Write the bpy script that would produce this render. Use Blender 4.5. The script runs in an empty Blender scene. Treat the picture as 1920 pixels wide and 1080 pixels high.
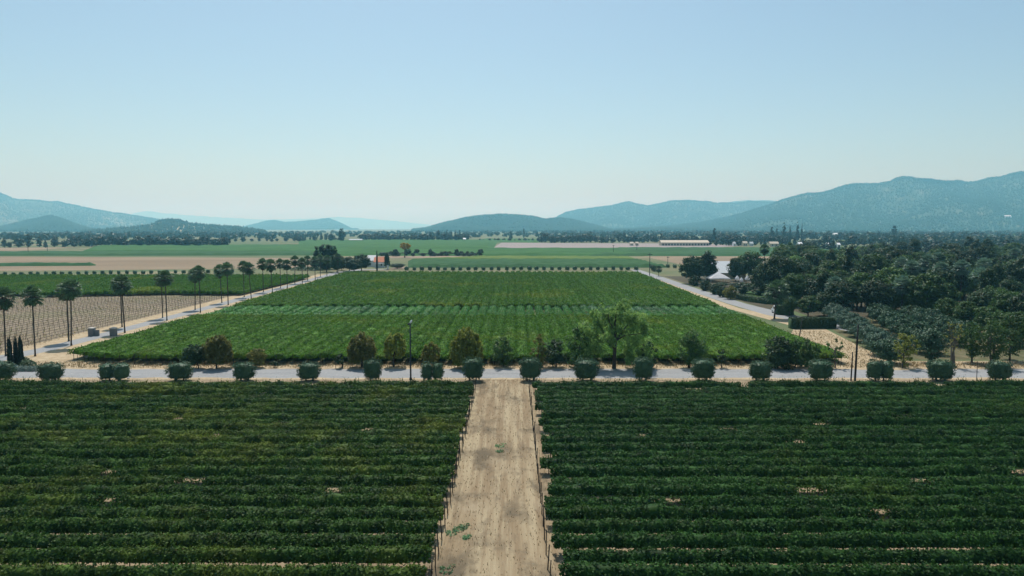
import bpy, math, random
import numpy as np
from mathutils import Vector

# ------------------------------------------------------------------ camera, sky, sun, exposure
sc = bpy.context.scene
COL = sc.collection
R = math.radians
F, CX, CY, HZ, CAMH = 1371.0, 960.0, 540.0, 427.0, 22.0
PITCH = math.atan((CY - HZ) / F)
cam = bpy.data.cameras.new('camera')
cam.sensor_width = 36.0
cam.lens = F / 1920.0 * 36.0
cam.clip_start = 0.5
cam.clip_end = 60000.0
camo = bpy.data.objects.new('camera', cam)
camo.location = (0, 0, CAMH)
camo.rotation_euler = (math.pi / 2 - PITCH, 0, 0)
COL.objects.link(camo)
sc.camera = camo

SUN_EL, SUN_AZ = R(60), R(-9)          # azimuth measured from +Y, positive towards +X
world = bpy.data.worlds.new('World')
sc.world = world
world.use_nodes = True
wn, wl = world.node_tree.nodes, world.node_tree.links
wn.clear()
sky = wn.new('ShaderNodeTexSky')
sky.sky_type = 'NISHITA'
sky.sun_disc = False
sky.sun_elevation = SUN_EL
sky.sun_rotation = SUN_AZ
sky.altitude = 0
sky.air_density = 1.0
sky.dust_density = 1.6
sky.ozone_density = 1.2
bg = wn.new('ShaderNodeBackground')
bg.inputs['Strength'].default_value = 0.105
wo = wn.new('ShaderNodeOutputWorld')
tint = wn.new('ShaderNodeMixRGB')          # the photograph's slightly cyan grade
tint.blend_type = 'MULTIPLY'
tint.inputs[0].default_value = 1.0
tint.inputs[2].default_value = (0.93, 1.05, 1.03, 1.0)
wl.new(sky.outputs[0], tint.inputs[1])
wl.new(tint.outputs[0], bg.inputs[0])
wl.new(bg.outputs[0], wo.inputs[0])

sun = bpy.data.lights.new('sun', 'SUN')
sun.energy = 4.25
sun.angle = R(0.53)
sun.color = (1.0, 0.98, 0.955)
suno = bpy.data.objects.new('sun', sun)
sdir = Vector((math.sin(SUN_AZ) * math.cos(SUN_EL), math.cos(SUN_AZ) * math.cos(SUN_EL), math.sin(SUN_EL)))
suno.rotation_euler = sdir.to_track_quat('Z', 'Y').to_euler()
suno.location = (0, 0, 500)
COL.objects.link(suno)

sc.view_settings.view_transform = 'Standard'
sc.view_settings.look = 'None'
sc.view_settings.exposure = 0.0
sc.view_settings.gamma = 1.0
sc.view_settings.use_curve_mapping = False
sc.cycles.max_bounces = 10
sc.cycles.diffuse_bounces = 3
sc.cycles.glossy_bounces = 2
sc.cycles.transmission_bounces = 3
sc.cycles.volume_bounces = 8
sc.cycles.use_denoising = True
sc.cycles.sample_clamp_indirect = 6.0

HAZE_DENSITY = 0.00014
HAZE_COLOR = (0.29, 0.765, 1.0)

# ------------------------------------------------------------------ geometry of the view
ST, CT = math.sin(PITCH), math.cos(PITCH)
def G(px, py, z=0.0):
    """ground point seen at a pixel of the 1920x1080 photograph"""
    dx, u = (px - CX) / F, (CY - py) / F
    dy, dz = CT + u * ST, -ST + u * CT
    t = (z - CAMH) / dz
    return (dx * t, dy * t)
def ZAT(py, d):
    """height at forward distance d that projects to row py"""
    u = (CY - py) / F
    return CAMH + d * (-ST + u * CT) / (CT + u * ST)
def XAT(px, py, d):
    u = (CY - py) / F
    return (px - CX) / F * d / (CT + u * ST)

# ------------------------------------------------------------------ object helpers
def tag(o, label=None, cat=None, group=None, kind=None):
    if label: o['label'] = label
    if cat: o['category'] = cat
    if group: o['group'] = group
    if kind: o['kind'] = kind
    return o
def link(name, data, parent=None, loc=(0, 0, 0)):
    o = bpy.data.objects.new(name, data)
    COL.objects.link(o)
    o.location = loc
    if parent is not None: o.parent = parent
    return o
def empty(name, loc, label, cat, group=None, rz=0.0):
    o = link(name, None, None, loc)
    o.empty_display_size = 0.5
    o.rotation_euler = (0, 0, rz)
    return tag(o, label, cat, group)
def copy_tree(o, parent=None):
    c = o.copy()
    COL.objects.link(c)
    if parent is not None: c.parent = parent
    for ch in list(o.children): copy_tree(ch, c)
    return c

class MB:
    def __init__(s): s.v, s.f, s.m = [], [], []
    def add(s, vs, fs, mi=0):
        b = len(s.v)
        s.v.extend(vs)
        for f in fs:
            s.f.append(tuple(b + i for i in f)); s.m.append(mi)
    def box(s, x0, x1, y0, y1, z0, z1, mi=0):
        s.add([(x0,y0,z0),(x1,y0,z0),(x1,y1,z0),(x0,y1,z0),(x0,y0,z1),(x1,y0,z1),(x1,y1,z1),(x0,y1,z1)],
              [(0,3,2,1),(4,5,6,7),(0,1,5,4),(1,2,6,5),(2,3,7,6),(3,0,4,7)], mi)
    def tube(s, pts, rad, n=6, mi=0, cap=True):
        vs, fs = [], []
        P = [Vector(p) for p in pts]
        for i, p in enumerate(P):
            d = (P[min(i + 1, len(P) - 1)] - P[max(i - 1, 0)]).normalized()
            a = d.cross(Vector((0, 1, 0.13))).normalized()
            b = d.cross(a)
            for k in range(n):
                t = 2 * math.pi * k / n
                q = p + (a * math.cos(t) + b * math.sin(t)) * rad[i]
                vs.append(tuple(q))
        for i in range(len(P) - 1):
            for k in range(n):
                k2 = (k + 1) % n
                fs.append((i*n+k, i*n+k2, (i+1)*n+k2, (i+1)*n+k))
        if cap:
            fs.append(tuple(range((len(P)-1)*n, len(P)*n)))
        s.add(vs, fs, mi)
    def mesh(s, name, mats, smooth=False):
        me = bpy.data.meshes.new(name)
        me.from_pydata(s.v, [], s.f)
        for m in (mats if isinstance(mats, (list, tuple)) else [mats]): me.materials.append(m)
        me.polygons.foreach_set('material_index', s.m)
        if smooth: me.polygons.foreach_set('use_smooth', [True] * len(s.f))
        me.update()
        return me

def quads_mesh(name, V, mat, extra=None):
    """V: (n,4,3) loose quads; extra: MB of ordinary faces put into the same mesh"""
    n = len(V)
    co = V.reshape(-1, 3)
    loops = np.arange(n * 4)
    starts = np.arange(n) * 4
    totals = np.full(n, 4)
    if extra is not None and extra.f:
        b = len(co)
        co = np.concatenate([co, np.array(extra.v)])
        ls, st, tt = [], [], []
        p = n * 4
        for f in extra.f:
            st.append(p); tt.append(len(f)); ls.extend(b + i for i in f); p += len(f)
        loops = np.concatenate([loops, ls]); starts = np.concatenate([starts, st]); totals = np.concatenate([totals, tt])
    me = bpy.data.meshes.new(name)
    me.vertices.add(len(co)); me.vertices.foreach_set('co', co.astype(np.float32).ravel())
    me.loops.add(len(loops)); me.loops.foreach_set('vertex_index', loops.astype(np.int32))
    me.polygons.add(len(starts))
    me.polygons.foreach_set('loop_start', starts.astype(np.int32))
    me.materials.append(mat)
    me.update(calc_edges=True)
    return me
def nrm(a): return a / np.maximum(np.linalg.norm(a, axis=1, keepdims=True), 1e-9)
def leaf_quads(rng, C, N, size, aspect=1.5, axis=None):
    """pointed leaf-like quads at C facing N; axis = wished long axis"""
    n = len(C)
    N = nrm(N)
    A = rng.normal(size=(n, 3)) if axis is None else axis + rng.normal(size=(n, 3)) * 0.25
    T = nrm(A - N * np.sum(A * N, axis=1, keepdims=True))
    B = np.cross(N, T)
    s = np.asarray(size).reshape(-1, 1) * 0.5
    a = math.sqrt(aspect)
    bend = N * s * 0.25
    return np.stack([C - T*s*a - bend, C + B*s/a + T*s*0.15, C + T*s*a - bend, C - B*s/a + T*s*0.15], axis=1)

def noise1(rng, n, step, length):
    k = int(length / step) + 3
    v = rng.uniform(-1, 1, k)
    def fn(s):
        q = np.clip(np.asarray(s) / step, 0, k - 1.001)
        i = q.astype(int); f = q - i
        f = f * f * (3 - 2 * f)
        return v[i] * (1 - f) + v[i + 1] * f
    return fn

ORD = ('first second third fourth fifth sixth seventh eighth ninth tenth eleventh twelfth thirteenth fourteenth fifteenth '
       'sixteenth seventeenth eighteenth nineteenth twentieth twenty-first twenty-second twenty-third twenty-fourth '
       'twenty-fifth twenty-sixth twenty-seventh twenty-eighth twenty-ninth thirtieth thirty-first thirty-second thirty-third '
       'thirty-fourth thirty-fifth thirty-sixth thirty-seventh thirty-eighth').split()

def NTH(i):
    k = i + 1
    if k <= 19: return ORD[i]
    tens = ['twent', 'thirt', 'fort', 'fift', 'sixt', 'sevent'][k // 10 - 2]
    return tens + 'ieth' if k % 10 == 0 else tens + 'y-' + ORD[k % 10 - 1]

# ------------------------------------------------------------------ materials
def new_mat(name):
    m = bpy.data.materials.new(name)
    m.use_nodes = True
    nt = m.node_tree
    nt.nodes.clear()
    out = nt.nodes.new('ShaderNodeOutputMaterial')
    return m, nt, out
def c4(c): return (c[0], c[1], c[2], 1.0)
def leaf_mat(name, dark, light, transl=0.30, patch=None, patch_scale=0.03, patch_at=0.55, objvar=0.25, rough=0.55, spec=0.25, fine=0.0):
    m, nt, out = new_mat(name)
    N, L = nt.nodes, nt.links
    geo = N.new('ShaderNodeNewGeometry')
    ramp = N.new('ShaderNodeValToRGB')
    ramp.color_ramp.elements[0].color = c4(dark)
    ramp.color_ramp.elements[1].color = c4(light)
    L.new(geo.outputs['Random Per Island'], ramp.inputs[0])
    col = ramp.outputs[0]
    if patch:
        tx = N.new('ShaderNodeTexNoise')
        tx.inputs['Scale'].default_value = patch_scale
        tx.inputs['Detail'].default_value = 5
        tx.inputs['Roughness'].default_value = 0.65
        L.new(geo.outputs['Position'], tx.inputs['Vector'])
        r2 = N.new('ShaderNodeValToRGB')
        r2.color_ramp.elements[0].position = patch_at
        r2.color_ramp.elements[1].position = patch_at + 0.22
        L.new(tx.outputs[0], r2.inputs[0])
        mx = N.new('ShaderNodeMixRGB')
        L.new(r2.outputs[0], mx.inputs[0])
        L.new(col, mx.inputs[1])
        mx.inputs[2].default_value = c4(patch)
        col = mx.outputs[0]
    if fine > 0:
        t2 = N.new('ShaderNodeTexNoise')
        t2.inputs['Scale'].default_value = 0.9
        t2.inputs['Detail'].default_value = 4
        t2.inputs['Roughness'].default_value = 0.7
        L.new(geo.outputs['Position'], t2.inputs['Vector'])
        m2 = N.new('ShaderNodeMapRange')
        m2.inputs['From Min'].default_value = 0.34; m2.inputs['From Max'].default_value = 0.68
        m2.inputs['To Min'].default_value = 1 - fine; m2.inputs['To Max'].default_value = 1 + fine
        L.new(t2.outputs[0], m2.inputs[0])
        h2 = N.new('ShaderNodeHueSaturation')
        L.new(m2.outputs[0], h2.inputs['Value']); L.new(col, h2.inputs['Color'])
        col = h2.outputs[0]
    oi = N.new('ShaderNodeObjectInfo')
    mr = N.new('ShaderNodeMapRange')
    mr.inputs['To Min'].default_value = 1 - objvar
    mr.inputs['To Max'].default_value = 1 + objvar
    L.new(oi.outputs['Random'], mr.inputs[0])
    hs = N.new('ShaderNodeHueSaturation')
    L.new(mr.outputs[0], hs.inputs['Value'])
    L.new(col, hs.inputs['Color'])
    col = hs.outputs[0]
    b = N.new('ShaderNodeBsdfPrincipled')
    b.inputs['Roughness'].default_value = rough
    b.inputs['Specular IOR Level'].default_value = spec
    L.new(col, b.inputs['Base Color'])
    t = N.new('ShaderNodeBsdfTranslucent')
    L.new(col, t.inputs['Color'])
    mix = N.new('ShaderNodeMixShader')
    mix.inputs[0].default_value = transl
    L.new(b.outputs[0], mix.inputs[1]); L.new(t.outputs[0], mix.inputs[2])
    L.new(mix.outputs[0], out.inputs[0])
    return m
def solid_mat(name, color, rough=0.8, var=0.25, scale=3.0, stretch=(1, 1, 1), color2=None, detail=5, bump=0.0, metallic=0.0, spec=0.3):
    """noise between color and color2 (or a darker color)"""
    m, nt, out = new_mat(name)
    N, L = nt.nodes, nt.links
    tc = N.new('ShaderNodeTexCoord')
    mp = N.new('ShaderNodeMapping')
    mp.inputs['Scale'].default_value = stretch
    L.new(tc.outputs['Object'], mp.inputs[0])
    tx = N.new('ShaderNodeTexNoise')
    tx.inputs['Scale'].default_value = scale
    tx.inputs['Detail'].default_value = detail
    tx.inputs['Roughness'].default_value = 0.62
    L.new(mp.outputs[0], tx.inputs['Vector'])
    rp = N.new('ShaderNodeValToRGB')
    rp.color_ramp.elements[0].position = 0.3
    rp.color_ramp.elements[1].position = 0.7
    rp.color_ramp.elements[0].color = c4(color2 if color2 else [x * (1 - var) for x in color])
    rp.color_ramp.elements[1].color = c4(color)
    L.new(tx.outputs[0], rp.inputs[0])
    b = N.new('ShaderNodeBsdfPrincipled')
    b.inputs['Roughness'].default_value = rough
    b.inputs['Metallic'].default_value = metallic
    b.inputs['Specular IOR Level'].default_value = spec
    L.new(rp.outputs[0], b.inputs['Base Color'])
    if bump > 0:
        bp = N.new('ShaderNodeBump')
        bp.inputs['Strength'].default_value = 0.6
        bp.inputs['Distance'].default_value = bump
        L.new(tx.outputs[0], bp.inputs['Height'])
        L.new(bp.outputs[0], b.inputs['Normal'])
    L.new(b.outputs[0], out.inputs[0])
    return m
def layered_mat(name, layers, rough=0.95, bump=0.03):
    """layers: list of (color, scale, stretch, lo, hi); the first is the base"""
    m, nt, out = new_mat(name)
    N, L = nt.nodes, nt.links
    geo = N.new('ShaderNodeNewGeometry')
    base = N.new('ShaderNodeRGB'); base.outputs[0].default_value = c4(layers[0][0])
    col = base.outputs[0]
    h = None
    for i, (c, scl, stt, lo, hi) in enumerate(layers[1:]):
        mp = N.new('ShaderNodeMapping')
        mp.inputs['Scale'].default_value = stt
        mp.inputs['Location'].default_value = (i * 13.7, i * 7.1, 0)
        L.new(geo.outputs['Position'], mp.inputs[0])
        tx = N.new('ShaderNodeTexNoise')
        tx.inputs['Scale'].default_value = scl
        tx.inputs['Detail'].default_value = 6
        tx.inputs['Roughness'].default_value = 0.65
        L.new(mp.outputs[0], tx.inputs['Vector'])
        rp = N.new('ShaderNodeValToRGB')
        rp.color_ramp.elements[0].position = lo
        rp.color_ramp.elements[1].position = hi
        L.new(tx.outputs[0], rp.inputs[0])
        mx = N.new('ShaderNodeMixRGB')
        L.new(rp.outputs[0], mx.inputs[0]); L.new(col, mx.inputs[1])
        mx.inputs[2].default_value = c4(c)
        col = mx.outputs[0]
        h = tx.outputs[0]
    b = N.new('ShaderNodeBsdfPrincipled')
    b.inputs['Roughness'].default_value = rough
    b.inputs['Specular IOR Level'].default_value = 0.15
    L.new(col, b.inputs['Base Color'])
    if bump > 0 and h is not None:
        bp = N.new('ShaderNodeBump')
        bp.inputs['Strength'].default_value = 0.7
        bp.inputs['Distance'].default_value = bump
        L.new(h, bp.inputs['Height']); L.new(bp.outputs[0], b.inputs['Normal'])
    L.new(b.outputs[0], out.inputs[0])
    return m

U = (1, 1, 1)
M = {}
M['vine'] = leaf_mat('vine_leaf', (0.020, 0.062, 0.013), (0.046, 0.125, 0.020), 0.34, (0.095, 0.155, 0.022), 0.055, 0.56, 0.10, spec=0.12, fine=0.5)
M['vine_left'] = leaf_mat('vine_leaf_yellowing', (0.026, 0.068, 0.012), (0.066, 0.142, 0.020), 0.36, (0.17, 0.21, 0.028), 0.09, 0.49, 0.10, spec=0.12, fine=0.5)
M['vine_mid'] = leaf_mat('vine_leaf_mid', (0.054, 0.134, 0.014), (0.112, 0.246, 0.023), 0.40, (0.21, 0.27, 0.028), 0.035, 0.52, 0.07, spec=0.1, fine=0.35)
M['vine_young'] = leaf_mat('vine_leaf_young', (0.062, 0.195, 0.036), (0.115, 0.305, 0.058), 0.35, (0.09, 0.15, 0.10), 0.03, 0.5, 0.10)
M['vine_far'] = leaf_mat('vine_leaf_far', (0.045, 0.095, 0.030), (0.07, 0.14, 0.04), 0.2, (0.11, 0.15, 0.04), 0.012, 0.5, 0.1)
M['olive'] = leaf_mat('olive_leaf', (0.028, 0.074, 0.034), (0.070, 0.148, 0.068), 0.15, None, objvar=0.12)
M['olive_grey'] = leaf_mat('olive_leaf_grey', (0.055, 0.115, 0.072), (0.115, 0.195, 0.125), 0.15, None, objvar=0.12)
M['palm_wood'] = leaf_mat('silvery_palm_leaf', (0.08, 0.15, 0.10), (0.20, 0.32, 0.22), 0.3, None, objvar=0.15, rough=0.4, spec=0.5)
M['palm'] = leaf_mat('palm_leaf', (0.055, 0.115, 0.050), (0.125, 0.215, 0.095), 0.3, None, objvar=0.15, rough=0.45, spec=0.45)
M['skirt'] = leaf_mat('palm_dead_leaf', (0.05, 0.038, 0.026), (0.11, 0.085, 0.055), 0.1)
M['dark'] = leaf_mat('dark_leaf', (0.016, 0.042, 0.014), (0.050, 0.098, 0.028), 0.28)
M['mid'] = leaf_mat('green_leaf', (0.034, 0.088, 0.018), (0.085, 0.165, 0.034), 0.36)
M['bright'] = leaf_mat('bright_leaf', (0.07, 0.15, 0.03), (0.15, 0.26, 0.06), 0.4)
M['yellow'] = leaf_mat('yellow_green_leaf', (0.14, 0.175, 0.03), (0.30, 0.33, 0.05), 0.45)
M['brown'] = leaf_mat('brown_green_leaf', (0.12, 0.155, 0.032), (0.29, 0.265, 0.06), 0.48)
M['gold'] = leaf_mat('golden_leaf', (0.36, 0.25, 0.03), (0.55, 0.38, 0.05), 0.45)
M['cypress'] = leaf_mat('cypress_leaf', (0.010, 0.022, 0.014), (0.026, 0.044, 0.024), 0.1)
M['hedge'] = leaf_mat('hedge_leaf', (0.030, 0.065, 0.024), (0.060, 0.115, 0.040), 0.2)
M['bluish'] = leaf_mat('silver_groundcover', (0.14, 0.21, 0.17), (0.24, 0.32, 0.26), 0.15)
M['far_tree'] = leaf_mat('far_tree_leaf', (0.018, 0.038, 0.022), (0.042, 0.072, 0.036), 0.2, objvar=0.3)
M['hill_tree'] = leaf_mat('hill_forest', (0.026, 0.048, 0.028), (0.038, 0.064, 0.034), 0.0, objvar=0.0, rough=0.9, spec=0.05)
M['bark'] = solid_mat('bark', (0.075, 0.055, 0.04), 0.95, 0.45, 6.0, (1, 1, 0.2), bump=0.03)
M['bark_grey'] = solid_mat('bark_grey', (0.16, 0.14, 0.12), 0.95, 0.45, 6.0, (1, 1, 0.2), bump=0.02)
M['palm_bark'] = solid_mat('palm_bark', (0.085, 0.07, 0.058), 0.95, 0.4, 2.5, (0.4, 0.4, 5.0), bump=0.03)
M['post'] = solid_mat('weathered_post', (0.06, 0.05, 0.042), 0.9, 0.4, 5.0)
M['pole'] = solid_mat('tarred_pole', (0.035, 0.028, 0.024), 0.85, 0.4, 3.0, (1, 1, 0.1))
M['metal'] = solid_mat('dark_metal', (0.03, 0.034, 0.036), 0.5, 0.2, 3.0)
M['lampmetal'] = solid_mat('light_metal', (0.75, 0.77, 0.78), 0.3, 0.1, 3.0)
M['white'] = solid_mat('white_paint', (0.80, 0.80, 0.78), 0.6, 0.06, 2.0)
M['cream'] = solid_mat('cream_stucco', (0.62, 0.54, 0.40), 0.9, 0.12, 0.6)
M['canvas'] = leaf_mat('white_canvas', (0.84, 0.84, 0.84), (0.86, 0.86, 0.86), 0.4, objvar=0.02, rough=0.7, spec=0.2)
M['roof_grey'] = solid_mat('grey_roof', (0.42, 0.46, 0.47), 0.6, 0.1, 1.0)
M['roof_orange'] = solid_mat('orange_tile', (0.62, 0.24, 0.13), 0.85, 0.25, 3.0)
M['roof_tan'] = solid_mat('tan_roof', (0.60, 0.52, 0.40), 0.85, 0.15, 1.0)
M['darkopen'] = solid_mat('dark_opening', (0.02, 0.02, 0.022), 0.5, 0.2, 1.0)
M['stone'] = solid_mat('grey_stone', (0.22, 0.22, 0.22), 0.9, 0.35, 4.0, bump=0.02)
M['stonecap'] = solid_mat('pale_stone_cap', (0.55, 0.52, 0.46), 0.85, 0.15, 3.0)
M['rubber'] = solid_mat('tyre_rubber', (0.02, 0.02, 0.02), 0.8, 0.2, 3.0)
M['glass'] = solid_mat('dark_glass', (0.03, 0.04, 0.05), 0.1, 0.1, 1.0, spec=0.6)
M['straw'] = leaf_mat('straw', (0.22, 0.165, 0.08), (0.44, 0.345, 0.18), 0.2)
M['weed'] = leaf_mat('weed_leaf', (0.11, 0.23, 0.10), (0.19, 0.36, 0.16), 0.35)

M['ground'] = layered_mat('valley_ground', [((0.17, 0.16, 0.085),), ((0.08, 0.13, 0.05), 0.006, U, 0.40, 0.60), ((0.32, 0.26, 0.16), 0.010, U, 0.55, 0.72)], bump=0)
M['soil'] = layered_mat('vineyard_soil', [((0.25, 0.19, 0.12),), ((0.34, 0.27, 0.17), 0.5, U, 0.4, 0.65), ((0.10, 0.10, 0.05), 0.9, (0.5, 1.4, 1), 0.5, 0.7)], bump=0.05)
M['vsoil'] = layered_mat('weedy_soil', [((0.12, 0.13, 0.05),), ((0.20, 0.16, 0.10), 0.3, U, 0.5, 0.7), ((0.07, 0.12, 0.03), 0.7, U, 0.42, 0.6)], bump=0.05)
M['drysoil'] = layered_mat('dry_field', [((0.216, 0.172, 0.116),), ((0.296, 0.240, 0.160), 0.12, (0.4, 1, 1), 0.45, 0.68), ((0.152, 0.124, 0.088), 0.5, (0.6, 1, 1), 0.52, 0.70), ((0.192, 0.176, 0.096), 0.05, (0.5, 1, 1), 0.5, 0.7)], bump=0.05)
M['track'] = layered_mat('dirt_track', [((0.241, 0.178, 0.104),),
    ((0.357, 0.286, 0.174), 0.8, (0.55, 0.025, 1), 0.48, 0.60),
    ((0.365, 0.295, 0.183), 0.9, (1.5, 0.05, 1), 0.46, 0.60),
    ((0.178, 0.133, 0.081), 0.8, (1.3, 0.16, 1), 0.54, 0.70),
    ((0.137, 0.108, 0.068), 0.20, (1, 0.6, 1), 0.50, 0.63),
    ((0.332, 0.266, 0.170), 0.30, (1.0, 0.4, 1), 0.58, 0.72),
    ((0.133, 0.095, 0.062), 3.0, (1, 0.3, 1), 0.66, 0.76)], bump=0.06)
M['verge'] = layered_mat('dry_verge', [((0.38, 0.29, 0.175),), ((0.48, 0.39, 0.25), 0.6, U, 0.42, 0.62), ((0.25, 0.17, 0.10), 1.5, U, 0.55, 0.72)], bump=0.05)
M['asphalt'] = layered_mat('pale_asphalt', [((0.285, 0.29, 0.283),), ((0.24, 0.245, 0.24), 0.35, (0.3, 1.3, 1), 0.45, 0.65), ((0.36, 0.36, 0.345), 2.5, U, 0.5, 0.7), ((0.24, 0.25, 0.25), 0.9, (0.15, 2.5, 1), 0.62, 0.72)], bump=0.004)
M['orchard'] = layered_mat('orchard_floor', [((0.13, 0.115, 0.06),), ((0.22, 0.18, 0.10), 0.25, U, 0.5, 0.7), ((0.07, 0.085, 0.035), 0.4, U, 0.45, 0.62)], bump=0.05)
M['lawn'] = layered_mat('lawn', [((0.05, 0.10, 0.03),), ((0.08, 0.15, 0.04), 0.3, U, 0.4, 0.6)], bump=0.02)
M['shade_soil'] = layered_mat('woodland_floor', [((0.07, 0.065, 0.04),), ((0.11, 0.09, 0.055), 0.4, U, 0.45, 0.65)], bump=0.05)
M['hill'] = layered_mat('wooded_hill', [((0.034, 0.060, 0.032),), ((0.050, 0.080, 0.040), 0.012, U, 0.42, 0.6), ((0.12, 0.13, 0.07), 0.004, U, 0.52, 0.64)], bump=0)
M['hill_dry'] = layered_mat('dry_grass_hill', [((0.06, 0.085, 0.045),), ((0.38, 0.32, 0.19), 0.010, U, 0.44, 0.54), ((0.04, 0.06, 0.035), 0.02, U, 0.5, 0.6)], bump=0)
M['hill_pale'] = layered_mat('pale_grass_hill', [((0.06, 0.085, 0.045),), ((0.19, 0.18, 0.11), 0.0022, U, 0.47, 0.60), ((0.04, 0.06, 0.035), 0.02, U, 0.5, 0.6)], bump=0)

# ------------------------------------------------------------------ ground, roads
def sheet(name, pts, z, mat, kind='structure', label=None, cat=None):
    me = bpy.data.meshes.new(name)
    me.from_pydata([(p[0], p[1], z) for p in pts], [], [tuple(range(len(pts)))])
    me.materials.append(mat)
    me.update()
    o = link(name, me)
    o['kind'] = kind
    if label: o['label'] = label
    return o
GX, GY0, GY1 = 11500.0, -900.0, 20500.0
me = bpy.data.meshes.new('ground')
xs = [-GX, -3500, -900, -300, 300, 900, 3500, GX]
ys = [GY0, -150, 150, 500, 1200, 3500, 9000, GY1]
vs = [(x, y, 0) for y in ys for x in xs]
fs = [(j*8+i, j*8+i+1, (j+1)*8+i+1, (j+1)*8+i) for j in range(7) for i in range(7)]
me.from_pydata(vs, [], fs); me.materials.append(M['ground']); me.update()
link('ground', me)['kind'] = 'structure'

TL, TR = -4.85, 2.2                     # edges of the dirt track
RD0, RD1 = 105.6, 113.2                 # near road
sheet('vineyard_soil', [(-140, 15), (140, 15), (140, 105), (-140, 105)], 0.004, M['soil'])
sheet('dirt_track', [(TL - 0.9, 10), (TR + 0.9, 10), (TR + 0.9, 105.6), (TL - 0.9, 105.6)], 0.010, M['track'])
sheet('road', [(-200, RD0), (200, RD0), (200, RD1), (-200, RD1)], 0.012, M['asphalt'])
sheet('verge', [(-82, RD1 - 0.6), (200, RD1 - 0.6), (200, 119.5), (-82, 119.5)], 0.008, M['verge'])
sheet('vineyard_soil', [(-74.5, 119.5), (54.5, 119.5), (59, 341), (-78, 341)], 0.006, M['vsoil'])
def ragged(name, x0, x1, y_in, y_out, z, mat, seed):
    rg = np.random.default_rng(seed)
    n = int((x1 - x0) / 0.7)
    xx = np.linspace(x0, x1, n)
    e = y_in + noise1(rg, 0, 2.2, x1 - x0)(xx - x0) * 0.35 * abs(y_out - y_in) + rg.normal(size=n) * 0.06
    me = bpy.data.meshes.new(name)
    me.from_pydata([(a, b, z) for a, b in zip(xx, e)] + [(a, y_out, z) for a in xx], [], [((i, i+1, n+i+1, n+i) if y_out > y_in else (n+i, n+i+1, i+1, i)) for i in range(n-1)])
    me.materials.append(mat); me.update()
    link(name, me)['kind'] = 'structure'
ragged('road_shoulder', -74, 200, RD1 - 0.5, RD1 + 0.6, 0.018, M['verge'], 3)
ragged('road_shoulder', -180, 180, RD0 + 0.35, RD0 - 0.8, 0.018, M['verge'], 4)
# palm drive: runs away from the road on the left
def strip(name, pts, w, z, mat):
    L_, R_ = [], []
    P = [Vector((p[0], p[1], 0)) for p in pts]
    for i, p in enumerate(P):
        d = (P[min(i+1, len(P)-1)] - P[max(i-1, 0)]).normalized()
        n = Vector((-d.y, d.x, 0))
        ww = w[i] if isinstance(w, (list, tuple)) else w
        L_.append(p + n * ww / 2); R_.append(p - n * ww / 2)
    me = bpy.data.meshes.new(name)
    k = len(P)
    me.from_pydata([(q.x, q.y, z) for q in L_ + R_], [], [(i, k+i, k+i+1, i+1) for i in range(k-1)])
    me.materials.append(mat); me.update()
    o = link(name, me); o['kind'] = 'structure'
    return o
strip('palm_drive', [(-92, 112), (-86.5, 122), (-84.6, 132), (-84.1, 150), (-84.0, 240), (-85.5, 330), (-85.5, 362), (-80, 384), (-60, 392)], [8, 5.6, 4.0, 3.7, 3.7, 4.0, 5.6, 7, 5], 0.016, M['asphalt'])
strip('side_road', [(76, 150), (71, 168), (67.5, 186), (65.4, 210), (64.6, 260), (65, 330), (64.5, 385)], [5, 7, 6.6, 5.2, 5.0, 5.0, 5], 0.016, M['asphalt'])
strip('dirt_path', [(58.2, 112), (59, 130), (62.5, 150), (66, 162), (60.6, 200), (60.8, 340)], [9, 10, 9, 6, 3.6, 2.6], 0.014, M['verge'])
sheet('dry_field', [(-300, 113), (-92, 113), (-88, 124), (-86.4, 240), (-300, 240)], 0.007, M['drysoil'])
sheet('sandy_corner', [(-91, 112.7), (-60, 112.7), (-60, 119.6), (-72, 119.7), (-76.5, 250), (-78.5, 345), (-92, 345), (-90, 200)], 0.009, M['verge'])
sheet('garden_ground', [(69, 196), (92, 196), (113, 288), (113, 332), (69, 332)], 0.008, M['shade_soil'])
sheet('orchard_floor', [(66.5, 121), (200, 121), (200, 178), (74, 178), (68, 150)], 0.011, M['orchard'])
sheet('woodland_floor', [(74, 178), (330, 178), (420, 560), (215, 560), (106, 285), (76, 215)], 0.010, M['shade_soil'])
sheet('vineyard_soil', [(-400, 240), (-86.4, 240), (-87.6, 319), (-400, 319)], 0.005, M['vsoil'])

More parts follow.
